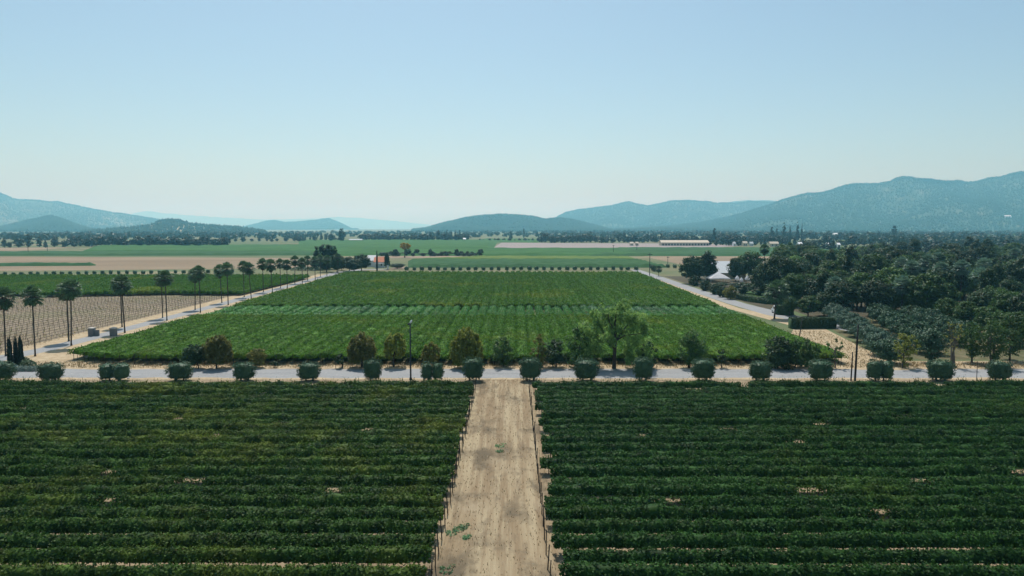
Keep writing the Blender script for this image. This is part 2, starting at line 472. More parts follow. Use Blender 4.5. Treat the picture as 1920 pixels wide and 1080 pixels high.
# ------------------------------------------------------------------ vine rows
def vine_mesh(name, seed, length, per_m, width, z0, z1, leaf, mat, gaps=(), shoots=1.2, core=True, step=1.2, grow=0.0, start_thin=0.0):
    """a row running along +X from the origin"""
    rng = np.random.default_rng(seed)
    hn, wn_, en = noise1(rng, 0, 0.75, length), noise1(rng, 0, 0.9, length), noise1(rng, 0, 6.0, length)
    n = int(length * per_m)
    s = rng.uniform(0, length, n)
    keep = np.ones(n, bool)
    for g0, g1 in gaps: keep &= ~((s > g0) & (s < g1) & (rng.uniform(size=n) > 0.10))
    s = s[keep]; n = len(s)
    ph = rng.uniform(-0.35, math.pi + 0.35, n)
    rr = 1 - 0.45 * rng.uniform(size=n) ** 1.6 + rng.normal(size=n) * 0.05
    H = (z1 - z0) * (1 + 0.12 * hn(s) + 0.14 * en(s))
    W = width * 0.5 * (1 + 0.15 * wn_(s))
    zc = z0 + H * 0.42
    y = np.cos(ph) * W * rr
    z = zc + np.where(np.sin(ph) > 0, np.sin(ph) * (H * 0.58), np.sin(ph) * H * 0.5) * rr
    C = np.stack([s, y, z], 1)
    Nn = np.stack([rng.normal(size=n) * 0.5, np.cos(ph) + rng.normal(size=n) * 0.45, np.sin(ph) + 0.25 + rng.normal(size=n) * 0.45], 1)
    sz = leaf * rng.uniform(0.65, 1.35, n) * (1 + grow * s / length)
    Q = [leaf_quads(rng, C, Nn, sz, 1.3)]
    ns = int(length * shoots)
    if ns:
        s0 = rng.uniform(0.2, length - 0.2, ns)
        for g0, g1 in gaps: s0 = s0[~((s0 > g0) & (s0 < g1))]
        ns = len(s0)
        a = rng.normal(size=ns) * 0.55; bx = rng.normal(size=ns) * 0.3
        ln = rng.uniform(0.2, 0.85, ns)
        Hs = z0 + (z1 - z0) * (1 + 0.16 * hn(s0) + 0.12 * en(s0)) * 0.93
        for k in range(5):
            t = (k + 0.5) / 5
            C = np.stack([s0 + bx * ln * t, np.sin(a) * (0.25 * width + ln * t), Hs + ln * t * np.cos(a) - 0.25 * t * t * np.abs(np.sin(a))], 1)
            Nn = rng.normal(size=(ns, 3)) + np.array([0, -0.2, 0.6])
            Q.append(leaf_quads(rng, C, Nn, leaf * (1.05 - 0.55 * t) * rng.uniform(0.7, 1.2, ns) * (1 + grow * s0 / length), 1.4))
    ex = None
    if core:
        ex = MB()
        k = int(length / step) + 1
        ss = np.linspace(0.35, length, k)
        ring = [(-0.5, 0.25), (-0.55, 0.6), (-0.25, 0.86), (0.25, 0.86), (0.55, 0.6), (0.5, 0.25)]
        vsx, fsx = [], []
        for i, x in enumerate(ss):
            hh = (z1 - z0) * (1 + 0.16 * float(hn(x)) + 0.12 * float(en(x)))
            ww = width * 0.72 * (1 + 0.22 * float(wn_(x)))
            ing = any(g0 - step * 0.5 < x < g1 + step * 0.5 for g0, g1 in gaps)
            if i in (0, k - 1): ww *= 0.4
            for (a, b) in ring:
                if ing: vsx.append((x, a * 0.02, z0 + 0.02 * b))
                else: vsx.append((x + rng.normal() * 0.1, a * ww * (1 + rng.normal() * 0.12), z0 + b * hh * (1 + rng.normal() * 0.06)))
        for i in range(k - 1):
            for j in range(6):
                j2 = (j + 1) % 6
                fsx.append((i*6+j, i*6+j2, (i+1)*6+j2, (i+1)*6+j))
        fsx.append((5, 4, 3, 2, 1, 0))
        ex.add(vsx, fsx)
    return quads_mesh(name, np.concatenate(Q), mat, ex)
def stakes_mesh(name, seed, length, every, h, r, mat, lean=0.04):
    rng = random.Random(seed)
    mb = MB()
    x = 0.8
    while x < length:
        dx, dy = rng.uniform(-lean, lean), rng.uniform(-lean, lean)
        mb.tube([(x, 0, 0), (x + dx, dy, h * rng.uniform(0.85, 1.05))], [r, r * 0.8], 4)
        x += every * rng.uniform(0.9, 1.1)
    return mb.mesh(name, mat)
def post_mesh(name, h, r, lean):
    mb = MB()
    mb.tube([(0, 0, 0), (lean[0] * 0.5, lean[1] * 0.5, h * 0.5), (lean[0], lean[1], h)], [r, r * 0.95, r * 0.9], 6)
    return mb.mesh(name, M['post'])

rnd = random.Random(5)
FGL = 92.0
gapsets = [[(20, 22)], [], [(41, 43.2)], [(9, 10.2)], [], [(58, 59.5), (30, 31.2)], [(26, 27)], [(50, 51)]]
fg_f = [vine_mesh('foliage', 100 + i, FGL, 330, 1.30, 0.42, 1.46, 0.165, M['vine'], gapsets[i], 6.5) for i in range(8)]
fg_t = [stakes_mesh('trunk', 40 + i, FGL, 1.7, 0.95, 0.045, M['bark']) for i in range(2)]
fg_p = [post_mesh('end_post', 1.7, 0.042, (rnd.uniform(-0.12, 0.12), rnd.uniform(-0.1, 0.1))) for i in range(4)]
ROW_D = [96.3 - 2.31 * i for i in range(25)]
for side in (-1, 1):
    for i, d in enumerate(ROW_D):
        x0 = (TL if side < 0 else TR) + side * 0.1
        word = 'left' if side < 0 else 'right'
        if i == len(ROW_D) - 1: lab = 'leafy vine row nearest the camera, %s of the dirt track' % word
        elif i == 0: lab = 'vine row nearest the bushes and road, %s of the dirt track' % word
        else: lab = '%s vine row back from the road bushes, %s of the dirt track' % (ORD[i], word)
        r = empty('vine_row', (x0, d + rnd.uniform(-0.08, 0.08), 0), lab, 'vine row', 'foreground vine rows %s of the dirt track' % word)
        off = rnd.uniform(0.0, 0.5) if side < 0 else rnd.choice((0.2, 0.4, 0.6, 1.0, 1.5))
        k = (i * 3 + (0 if side < 0 else 5)) % 8
        f = link('foliage', fg_f[k], r, (side * off, 0, 0))
        if side < 0:
            f.material_slots[0].link = 'OBJECT'; f.material_slots[0].material = M['vine_left']
        f.scale = (side * rnd.uniform(0.92, 1.06), rnd.choice((-1, 1)) * rnd.uniform(0.92, 1.1), rnd.uniform(0.93, 1.08))
        t = link('trunk', fg_t[i % 2], r, (side * off, 0, 0))
        t.scale = (side, 1, 1); t['kind'] = 'stuff'
        p = link('end_post', fg_p[rnd.randrange(4)], r)
        p.rotation_euler = (0, 0, rnd.uniform(0, 6.28))

rg = np.random.default_rng(12)
nw = 30000
wy = np.array([rg.choice(ROW_D) for _ in range(nw)]) + 1.15 + rg.normal(size=nw) * 0.35
wx = rg.uniform(-72, 72, nw)
ok = (np.abs(wx) < wy * 0.74) & ((wx < TL - 0.5) | (wx > TR + 1.4)) & (np.sin(wx * 0.7 + wy * 2.0) + np.sin(wx * 0.23 - wy) > -1.0)
wx, wy = wx[ok], wy[ok]; nw = len(wx)
C = np.stack([wx, wy, rg.uniform(0.03, 0.30, nw)], 1)
link('ground_weeds', quads_mesh('ground_weeds', leaf_quads(rg, C, rg.normal(size=(nw, 3)) * 0.6 + np.array([0, 0, 0.8]), rg.uniform(0.12, 0.34, nw), 1.4), M['vine_left']))['kind'] = 'stuff'
# rows in the block beyond the road: they run away from the camera
NB = 55
xl0, xr0, xl1, xr1 = -72.6, 53.0, -76.5, 57.5
Y0, YA, YB, Y1 = 116.6, 172.0, 194.0, 338.0
fb = [vine_mesh('foliage', 200 + i, YA - Y0, 190, 2.5, 0.62, 1.78, 0.22, M['vine_mid'], (), 1.6, grow=0.3) for i in range(6)]
yb = [vine_mesh('foliage', 300 + i, YB - YA - 1.6, 95, 2.5, 0.4, 1.45, 0.26, M['vine_young'], ((4, 6), (11, 12)) if i % 2 else ((8, 9.5),), 1.0, core=(i < 2)) for i in range(4)]
rb = [vine_mesh('foliage', 400 + i, Y1 - YB, 85, 2.6, 0.3, 1.75, 0.32, M['vine_mid'], (), 1.2, grow=0.5) for i in range(6)]
fb_t = [stakes_mesh('trunk', 60 + i, 14.0, 1.6, 1.0, 0.05, M['bark']) for i in range(3)]
def lerp(a, b, t): return a + (b - a) * t
for i in range(NB):
    t = i / (NB - 1)
    A = Vector((lerp(xl0, xr0, t), Y0)); B = Vector((lerp(xl1, xr1, t), Y1))
    def at(y): return A + (B - A) * ((y - Y0) / (Y1 - Y0))
    ang = math.atan2(B.y - A.y, B.x - A.x)
    cut = max(0.0, 4.0 - 1.5 * i)     # the corner by the palm drive is cut off
    y0 = Y0 + cut + rnd.uniform(-0.6, 0.6)
    p = at(y0)
    r = empty('vine_row', (p.x, p.y, 0), '%s vine row from the palm drive, front part of big block beyond the road' % NTH(i), 'vine row', 'vine rows in the front part of the block beyond the road', ang)
    f = link('foliage', fb[(i * 5 + 1) % 6], r)
    f.scale = ((YA - 0.4 - y0 + rnd.uniform(-1.5, 0.6)) / (YA - Y0), rnd.choice((-1, 1)) * rnd.uniform(0.95, 1.1), rnd.uniform(0.95, 1.08))
    tk = link('trunk', fb_t[i % 3], r); tk['kind'] = 'stuff'
    link('end_post', fg_p[i % 4], r, (-0.25, 0, 0))
    p = at(YA + 0.8 + rnd.uniform(-1.2, 1.2))
    r = empty('vine_row', (p.x, p.y, 0), '%s short pale vine row from the palm drive, in the light band' % NTH(i), 'vine row', 'young pale vine rows across the block', ang)
    sparse = 0.42 < t < 0.72
    f = link('foliage', yb[2 + i % 2] if sparse else yb[i % 4 if not sparse and t > 0.7 else i % 2], r)
    f.scale = (1, rnd.uniform(0.85, 1.1) * (0.85 if sparse else 1.0), rnd.uniform(0.9, 1.1))
    p = at(YB + rnd.uniform(-0.6, 1.6))
    r = empty('vine_row', (p.x, p.y, 0), '%s vine row from the palm drive, rear part of big block beyond the road' % NTH(i), 'vine row', 'vine rows in the rear part of the block beyond the road', ang)
    f = link('foliage', rb[(i * 5 + 2) % 6], r)
    f.scale = (1, rnd.choice((-1, 1)) * rnd.uniform(0.95, 1.1), rnd.uniform(0.95, 1.08))
# green block on the left behind the dry field
for i in range(66):
    x = -89.0 - 2.45 * i
    y0 = 236 if i < 8 else (232 + 0.05 * i)
    if 26 > i >= 8: y0 = 238 - (i - 8) * 0.5
    r = empty('vine_row', (x, y0 + rnd.uniform(-0.6, 0.6), 0), '%s row leftward from the palm drive in the green block behind dry field' % NTH(i), 'vine row', 'vine rows left of the palm drive', math.pi / 2)
    f = link('foliage', rb[i % 6], r)
    f.scale = ((317 - y0) / (Y1 - YB), rnd.choice((-1, 1)) * 0.98, rnd.uniform(0.95, 1.06))
# staked rows in the dry field
st_m = [stakes_mesh('stake', 80 + i, 104, 1.8, 1.1, 0.032, M['post'], 0.09) for i in range(4)]
rng = np.random.default_rng(77)
def tuft_row(seed, length):
    rg = np.random.default_rng(seed)
    n = int(length * 0.9)
    C = np.stack([rg.uniform(0, length, n), rg.normal(size=n) * 0.12, rg.uniform(0.15, 0.8, n)], 1)
    return quads_mesh('foliage', leaf_quads(rg, C, rg.normal(size=(n, 3)), rg.uniform(0.12, 0.3, n), 1.4), M['brown'])
mb = MB(); mb.tube([(0.5, 0, 0.38), (35, 0, 0.36), (70, 0, 0.40), (103.5, 0, 0.38)], [0.036] * 4, 5); hose = mb.mesh('drip_hose', M['rubber'])
st_l = [tuft_row(90 + i, 104) for i in range(3)]
for i in range(34):
    x = -90.2 - 2.35 * i
    r = empty('young_vine_row', (x, 126 + rnd.uniform(-1, 1), 0), '%s row of bare vine stakes left of the palm drive' % ORD[i], 'vine row', 'staked young vine rows in the dry field', math.pi / 2)
    o = link('stake', st_m[i % 4], r); o['kind'] = 'stuff'
    link('foliage', st_l[i % 3], r)
    link('drip_hose', hose, r)

# ------------------------------------------------------------------ trees
PROF = {
    'round': lambda t: np.sqrt(np.clip(1 - (2 * t - 1) ** 2, 0.02, 1)),
    'dome': lambda t: np.where(t < 0.33, 0.80 + 0.20 * t / 0.33, np.clip(1 - ((t - 0.33) / 0.67) ** 2.4, 0.01, 1) ** 0.5),
    'cone': lambda t: np.clip(np.minimum(0.5 + t * 4, 1.05 - t), 0.03, 1),
    'column': lambda t: np.clip(np.minimum(0.55 + 3 * t, np.sqrt(np.clip(1 - t ** 2.2, 0, 1))), 0.04, 1),
    'spread': lambda t: np.clip(np.minimum(0.35 + t * 1.3, np.sqrt(np.clip(1 - ((t - 0.55) / 0.45) ** 2, 0.02, 1) + 0 * t) * 1.0 + (t < 0.55) * 5), 0.05, 1),
    'box': lambda t: np.maximum(np.clip(1 - np.abs(2 * t - 1) ** 3.4, 0.02, 1) ** (1 / 3.0), np.where(t < 0.5, 0.74, 0.0)),
}
def crown_quads(rng, prof, w, h, n_clump, lpc, clump_r, leaf, aspect=1.4, strand=False, shell=0.5, irr=0.25, upright=False, depth=1.0):
    pf = PROF[prof]
    t = rng.uniform(0, 1, n_clump * 6)
    t = t[rng.uniform(size=len(t)) < pf(t) ** 1.4][:n_clump]
    n = len(t)
    az = rng.uniform(0, 2 * math.pi, n)
    k1, k2 = rng.uniform(0, 6.28), rng.uniform(0, 6.28)
    bump = 1 + irr * (0.5 * np.sin(2 * az + k1 + 4 * t) + 0.5 * np.sin(3 * az + k2 - 6 * t) + rng.normal(size=n) * 0.35)
    rad = pf(t) * np.clip(bump, 0.4, 1.5) * rng.uniform(0, 1, n) ** shell
    cc = np.stack([np.cos(az) * rad * w / 2, np.sin(az) * rad * w / 2 * depth, t * h], 1)
    idx = np.repeat(np.arange(n), lpc)
    d = rng.normal(size=(len(idx), 3))
    d = nrm(d) * (rng.uniform(size=(len(idx), 1)) ** 0.5)
    cr = clump_r * rng.uniform(0.6, 1.3, n)[idx][:, None]
    C = cc[idx] + d * cr * np.array([1, 1, 0.8])
    axis = None
    if strand:
        ln = rng.uniform(0, 1, len(idx))
        C = cc[idx] + d * cr * np.array([0.5, 0.5, 0.3]); C[:, 2] -= ln * clump_r * 1.6
        axis = np.tile(np.array([0, 0, -1.0]), (len(idx), 1))
    if upright: axis = np.tile(np.array([0, 0, 1.0]), (len(idx), 1)) + rng.normal(size=(len(idx), 3)) * 0.35
    C[:, 2] = np.maximum(C[:, 2], -0.06 * h)
    out = nrm(cc[idx] * np.array([1, 1, 0.3]) + 1e-6)
    Nn = d * 0.7 + out * 0.35 + np.array([0, 0, 0.35]) + rng.normal(size=d.shape) * 0.4
    return leaf_quads(rng, C, Nn, leaf * rng.uniform(0.6, 1.4, len(idx)), aspect, axis), cc
def trunk_mesh(rng, h_trunk, r0, cc, base_z, mat, n_limb=6, lean=(0, 0), stems=1, name='trunk', sides=7):
    out = []
    for s in range(stems):
        mb = MB()
        ox = (s - (stems - 1) / 2) * r0 * 2.2
        top = Vector((lean[0] + ox * 1.6, lean[1], h_trunk))
        mid = Vector((lean[0] * 0.35 + rng.normal() * r0 * 0.6 + ox, lean[1] * 0.3, h_trunk * 0.5))
        mb.tube([(ox, 0, -0.05), (ox * 1.0, 0, 0.12 * h_trunk), tuple(mid), tuple(top)], [r0 * 1.35, r0, r0 * 0.82, r0 * 0.45], sides)
        if len(cc):
            order = rng.permutation(len(cc))[:n_limb]
            for k in order:
                e = Vector(cc[k]) + Vector((0, 0, base_z))
                st = mid.lerp(top, rng.uniform(0.2, 1.0))
                m2 = st.lerp(e, 0.55) + Vector((0, 0, -0.08 * (e - st).length))
                mb.tube([tuple(st), tuple(m2), tuple(e)], [r0 * 0.42, r0 * 0.28, r0 * 0.10], 5, cap=False)
        out.append(mb.mesh(name, mat, True))
    return out
TREES = {}
def tree_proto(key, prof, w, h, base, mat, n_clump, lpc, clump_r, leaf, r0=0.18, seed=1, strand=False, irr=0.25, aspect=1.4, lean=(0, 0), stems=1, n_limb=7, bark='bark', shell=0.5, upright=False, mat2=None):
    """returns (trunk_mesh, crown_mesh, base)"""
    if key in TREES: return TREES[key]
    rng = np.random.default_rng(seed)
    Q, cc = crown_quads(rng, prof, w, h - base, n_clump, lpc, clump_r, leaf, aspect, strand, shell, irr, upright)
    Q[:, :, 2] += base
    Q[:, :, 0] += lean[0]; Q[:, :, 1] += lean[1]
    cm = quads_mesh('crown', Q, M[mat])
    c2 = cc + np.array([lean[0], lean[1], 0])
    tm = trunk_mesh(rng, base + (h - base) * 0.55, r0, c2, base, M[bark], n_limb, lean, stems)
    TREES[key] = (tm, cm)
    return TREES[key]
def place(name, proto, loc, label, cat, group=None, s=1.0, rz=0.0, sz=None):
    r = empty(name, (loc[0], loc[1], 0), label, cat, group, rz)
    r.scale = (s, s, sz if sz else s)
    for tm in proto[0]: link('trunk', tm, r)
    link('crown', proto[1], r)
    return r

# verge trees between the road and the vineyard block: px of trunk, crown left/right/top/bottom in the photograph
def verge_tree(px, by, l, r_, top, bot, prof, mat, name, label, seed, n_clump=70, lpc=26, leaf=0.24, strand=False, stems=1, irr=0.25, r0=0.12, aspect=1.6, shell=0.5, cr=None, cat='tree', n_limb=8, bark='bark', upright=False):
    x, d = G(px, by)
    w = (r_ - l) / F * d * 1.0
    h = ZAT(top, d); b = max(0.25, ZAT(bot, d)) + (0.75 if strand else 0)
    cx = XAT((l + r_) / 2, (top + bot) / 2, d) - x
    clump = cr if cr else max(0.25, 0.13 * w)
    p = tree_proto('v%d' % seed, prof, max(0.4, w * (1.04 if strand else 1) - clump * (0.2 if strand else 0.8)), h - clump * (0.1 if strand else 0.3), b, mat, int(n_clump * (1.9 if strand else 1.25)), int(lpc * 1.3), clump, leaf, r0, seed, strand, irr * (0.5 if strand else 1), aspect, (cx, 0), stems, n_limb, bark, 0.36 if strand else shell, upright)
    return place(name, p, (x, d), label, cat)
verge_tree(372, 691, 340, 388, 645, 682, 'round', 'dark', 'round_tree', 'dark round tree behind the road, touching a taller domed tree', 501, 80, 30, r0=0.10)
verge_tree(406, 691, 382, 434, 625, 684, 'dome', 'brown', 'domed_tree', 'domed olive-brown tree beside the dark round tree, behind the road', 502, 110, 30, r0=0.13, strand=True)
verge_tree(480, 689, 461, 499, 650, 686, 'round', 'brown', 'small_tree', 'small brownish tree over the fifth roadside bush, behind the road', 503, 45, 24)
verge_tree(515, 689, 505, 525, 677, 688, 'round', 'dark', 'low_shrub', 'tiny dark shrub on the dry verge behind the road', 504, 14, 20, leaf=0.16, cat='shrub', r0=0.05)
verge_tree(642, 690, 627, 650, 662, 688, 'round', 'dark', 'leaning_shrub', 'dark ragged shrub leaning left of a brown domed tree', 505, 16, 26, irr=0.6, r0=0.14, cat='shrub')
verge_tree(679, 689, 652, 706, 621, 682, 'dome', 'brown', 'domed_tree', 'broad brown-tinged weeping dome tree, larger of the two left of the lamp', 506, 130, 30, strand=True, r0=0.14)
verge_tree(738, 688, 720, 762, 621, 676, 'dome', 'yellow', 'domed_tree', 'yellowish weeping dome tree just left of the lamp post', 507, 70, 28, strand=True, r0=0.13)
verge_tree(805, 688, 791, 824, 639, 686, 'dome', 'brown', 'small_tree', 'small reddish-brown tree right of the lamp post, behind a bush', 508, 50, 24, strand=True, r0=0.09)
verge_tree(876, 690, 846, 903, 611, 686, 'dome', 'yellow', 'domed_tree', 'tall yellow-green weeping tree behind the bush left of the track', 509, 150, 32, strand=True, r0=0.15)
verge_tree(944, 687, 916, 971, 631, 682, 'spread', 'bright', 'loose_tree', 'loose light green tree behind the road at the end of the track', 510, 60, 20, leaf=0.26, irr=0.45, r0=0.11)
verge_tree(1009, 690, 994, 1028, 624, 690, 'column', 'brown', 'slender_tree', 'slender tree with orange-brown top behind the bush right of the track', 511, 40, 20, irr=0.4, r0=0.09)
verge_tree(1043, 688, 1014, 1064, 636, 682, 'round', 'dark', 'round_tree', 'dark low-crowned tree left of the big loose tree', 512, 75, 26, leaf=0.22, irr=0.35)
verge_tree(1086, 688, 1058, 1118, 607, 690, 'column', 'mid', 'leafy_tree', 'mid green tree merging into the big tree from its left', 513, 80, 24, leaf=0.24, irr=0.4)
# the big tree
x, d = G(1151, 691)
def big_tree():
    rng = np.random.default_rng(514)
    k = d / F
    r = empty('tall_loose_tree', (x, d, 0), 'tallest loose-crowned tree behind the road with forked dark trunk', 'tree')
    mb = MB()
    H = ZAT(566, d)
    def P(px, py, dy=0): return (XAT(px, py, d) - x, dy, ZAT(py, d))
    mb.tube([P(1151, 693), P(1152, 670), P(1154, 640), P(1153, 605), P(1157, 578)], [0.36, 0.28, 0.22, 0.13, 0.05], 8)
    mb.tube([P(1153, 655), P(1137, 636), P(1125, 610), P(1117, 582)], [0.2, 0.17, 0.12, 0.05], 7)
    mb.tube([P(1154, 640), P(1172, 618, 0.8), P(1190, 596, 1.0)], [0.18, 0.12, 0.05], 6)
    mb.tube([P(1153, 640), P(1168, 628, -1.0), P(1200, 622, -1.6)], [0.15, 0.10, 0.04], 6)
    mb.tube([P(1135, 634), P(1112, 628, 0.8), P(1085, 612, 0.6)], [0.12, 0.08, 0.03], 6)
    mb.tube([P(1154, 622), P(1140, 600, -1.2), P(1138, 585, -1.5)], [0.11, 0.08, 0.03], 6)
    link('trunk', mb.mesh('trunk', M['bark'], True), r)
    clusters = [(1116, 590, 11), (1122, 608, 13), (1136, 590, 12), (1152, 582, 12), (1168, 575, 10), (1160, 598, 16), (1180, 592, 15), (1196, 598, 14), (1203, 614, 12),
                (1188, 615, 16), (1170, 622, 15), (1198, 640, 14), (1186, 652, 13), (1205, 662, 10), (1150, 620, 12), (1128, 632, 14), (1112, 640, 14), (1108, 622, 12), (1096, 612, 10), (1120, 656, 12), (1100, 655, 10), (1178, 668, 10), (1146, 640, 8), (1194, 676, 9)]
    Q = []
    for (cx_, cy_, pr) in clusters:
        for q in range(11):
            c = np.array(P(cx_ + rng.normal() * pr * 0.45, cy_ + rng.normal() * pr * 0.42, rng.normal() * 1.3))
            n = 60
            dd = nrm(rng.normal(size=(n, 3))) * rng.uniform(size=(n, 1)) ** 0.5
            C = c + dd * pr * k * 0.62 * np.array([1, 1, 1.15])
            Q.append(leaf_quads(rng, C, dd * 0.6 + rng.normal(size=(n, 3)) * 0.5 + np.array([0, 0, 0.4]), rng.uniform(0.13, 0.34, n), 1.9, np.tile(np.array([0, 0, -1.0]), (n, 1)) + rng.normal(size=(n, 3)) * 0.6))
    link('crown', quads_mesh('crown', np.concatenate(Q), M['bright2']), r)
M['bright2'] = leaf_mat('feathery_leaf', (0.075, 0.17, 0.038), (0.25, 0.38, 0.10), 0.5)
big_tree()
verge_tree(1219, 690, 1200, 1232, 640, 688, 'column', 'dark', 'low_shrub', 'dark shrub just right of the big loose tree', 515, 30, 22, cat='shrub', irr=0.4)
verge_tree(1292, 690, 1271, 1326, 617, 684, 'round', 'mid', 'twin_stemmed_tree', 'twin-stemmed round green tree behind the road, right of centre', 516, 100, 28, stems=2, r0=0.09, irr=0.35)
verge_tree(1353, 690, 1339, 1368, 652, 680, 'round', 'dark', 'sparse_tree', 'small sparse tree on thin trunk between two rounder trees', 517, 16, 16, irr=0.5, r0=0.07)
verge_tree(1458, 690, 1429, 1491, 629, 686, 'dome', 'dark', 'domed_tree', 'dark domed tree on the right verge, left of a looser one', 518, 120, 28, r0=0.12)
verge_tree(1491, 690, 1474, 1536, 631, 688, 'dome', 'mid', 'domed_tree', 'looser green domed tree touching the dark domed tree', 519, 80, 26, strand=True, irr=0.35, r0=0.11)
verge_tree(1566, 690, 1550, 1582, 627, 684, 'spread', 'mid', 'spindly_tree', 'spindly half-bare tree where the sandy path meets the road', 520, 16, 14, irr=0.6, r0=0.10, n_limb=16, bark='bark_grey')
verge_tree(1692, 690, 1677, 1724, 622, 684, 'spread', 'yellow', 'sparse_tree', 'sparse yellow-leaved tree right of the utility poles', 521, 40, 20, irr=0.5, r0=0.09, n_limb=14)
verge_tree(1786, 688, 1764, 1812, 588, 680, 'spread', 'brown', 'bare_tree', 'bare grey multi-stemmed tree on the right verge', 522, 26, 5, irr=0.5, r0=0.12, stems=3, n_limb=10, bark='bark_grey')
verge_tree(1860, 688, 1826, 1894, 590, 676, 'round', 'mid', 'orchard_tree', 'taller loose orchard tree with forked trunk near right edge', 523, 90, 22, irr=0.4, r0=0.16, stems=2, bark='bark_grey')
verge_tree(1822, 680, 1798, 1850, 600, 672, 'round', 'mid', 'orchard_tree', 'green orchard tree beside the bare grey tree', 524, 80, 22, irr=0.35, r0=0.14)
verge_tree(1893, 676, 1866, 1934, 585, 668, 'round', 'mid', 'orchard_tree', 'green orchard tree cut by the right picture edge', 525, 90, 24, irr=0.35, r0=0.14)
verge_tree(1745, 680, 1722, 1772, 618, 674, 'round', 'olive', 'orchard_tree', 'dark olive tree left of the bare grey tree', 526, 90, 24, irr=0.3, r0=0.14)

# clipped olive bushes along the near road
def bush_proto(key, seed, two=False, n=4400, leaf=0.135, mat='olive'):
    rng = np.random.default_rng(seed)
    Q = []
    parts = [(-0.24, 0.56), (0.24, 0.56)] if two else [(0, 1.0)]
    for ox, ww in parts:
        q, cc = crown_quads(rng, 'box', ww * 0.96, 0.90, n // (9 * len(parts)), 9, 0.07, leaf / 3.6, 2.0, False, 0.18, 0.10, True, 0.85 / (ww if two else 1) * 0.9)
        q[:, :, 0] += ox
        Q.append(q)
    Q = np.concatenate(Q)
    Q[:, :, 2] += 0.08
    cm = quads_mesh('foliage', Q, M[mat])
    mb = MB()
    for s in (-0.16, 0.13):
        mb.tube([(s, 0, -0.02), (s * 1.3, 0.02, 0.4), (s * 2, 0.03, 0.7)], [0.035, 0.028, 0.015], 6)
    ex = MB()
    for ox, ww in parts:
        k = 10
        vs_, fs_ = [], []
        zs = [(0.16, 0.6), (0.3, 0.78), (0.6, 0.80), (0.80, 0.7), (0.88, 0.35)]
        for z, rr in zs:
            for a in range(k):
                t = 2 * math.pi * a / k
                q = rr * 0.5 * ww * (1 + rng.normal() * 0.06)
                vs_.append((ox + math.cos(t) * q, math.sin(t) * q * 0.85 / (ww if two else 1), z))
        for i in range(4):
            for a in range(k): fs_.append((i*k+a, i*k+(a+1) % k, (i+1)*k+(a+1) % k, (i+1)*k+a))
        fs_.append(tuple(range(4*k, 5*k))); fs_.append(tuple(reversed(range(k))))
        ex.add(vs_, fs_)
    core = ex.mesh('inner_foliage', M[mat])
    return mb.mesh('trunk', M['bark']), cm, core
BP = [bush_proto('b', 700 + i) for i in range(4)] + [bush_proto('b2', 710, True), bush_proto('b3', 711, True, 3000)]
near_bush = [(4, 680, -22, 28, 0), (95, 682, 70, 120, 1), (215, 682, 186, 243, 5), (337, 681, 312, 362, 2), (457, 681, 435, 480, 3), (579, 681, 557, 602, 0), (698, 675, 681, 717, 1),
             (810, 681, 789, 832, 4), (887, 673, 866, 908, 2), (993, 673, 972, 1016, 3), (1101, 675, 1075, 1124, 0), (1207, 672, 1186, 1226, 1), (1319, 675, 1295, 1343, 2),
             (1426, 679, 1403, 1449, 3), (1538, 677, 1514, 1563, 0), (1650, 677, 1626, 1675, 4), (1763, 677, 1737, 1790, 1), (1873, 678, 1850, 1898, 2)]
for i, (px, top, l, r_, k) in enumerate(near_bush):
    d = 104.0
    xx = XAT((l + r_) / 2, 700, d)
    w = (r_ - l) / F * d
    h = ZAT(top, d) * 1.1
    if px == 887: lab = 'clipped olive bush left of where the dirt track meets the road'
    elif px == 993: lab = 'clipped olive bush right of where the dirt track meets the road'
    elif px < 887: lab = '%s clipped olive bush left from the dirt track along the road' % ORD[[b[0] for b in near_bush if b[0] <= 887][::-1].index(px)]
    else: lab = '%s clipped olive bush right from the dirt track along the road' % ORD[[b[0] for b in near_bush if b[0] >= 993].index(px)]
    o = empty('olive_bush', (xx, d, 0), lab, 'bush', 'clipped olive bushes along the near road', rnd.choice((0, math.pi)))
    o.scale = (w, w * (0.9 if k < 4 else 0.75), h)
    link('trunk', BP[k][0], o); f = link('foliage', BP[k][1], o); link('inner_foliage', BP[k][2], f)
# far rows of the same bushes
BF = [bush_proto('bf', 720 + i, False, 420, 0.42) for i in range(3)]
far_bush = [(480 + z / 4, 507.5) for z in (1130, 1188, 1243, 1305, 1365, 1418, 1478, 1532, 1595, 1648, 1705, 1768, 1820, 1882)] + \
           [(960 + z / 4, 507) for z in (15, 70, 130, 185, 240, 300, 357, 415, 473, 530, 590, 645, 702, 760, 818, 870, 932)] + [(1222, 504), (1252, 502), (1265, 503)]
for i, (px, by) in enumerate(far_bush):
    xx, d = G(px, by)
    o = empty('olive_bush', (xx, d, 0), 'small dark clipped bush in the row behind the big vineyard block', 'bush', 'clipped bushes behind the big vineyard block')
    s = rnd.uniform(2.2, 2.75)
    o.scale = (s, s, rnd.uniform(2.0, 2.5))
    k = rnd.randrange(3)
    link('trunk', BF[k][0], o); link('foliage', BF[k][1], o); link('inner_foliage', BF[k][2], o)
for i in range(29):
    px = 10 + 15.2 * i
    if i == 3: px += 2
    xx, d = G(px, 517.5 - 0.012 * px)
    o = empty('olive_bush', (xx, d, 0), 'small round bush in the row behind the left green vineyard', 'bush', 'clipped bushes behind the left green vineyard')
    s = rnd.uniform(1.7, 2.3)
    o.scale = (s, s, rnd.uniform(1.7, 2.2))
    k = rnd.randrange(3)
    link('trunk', BF[k][0], o); link('foliage', BF[k][1], o); link('inner_foliage', BF[k][2], o)

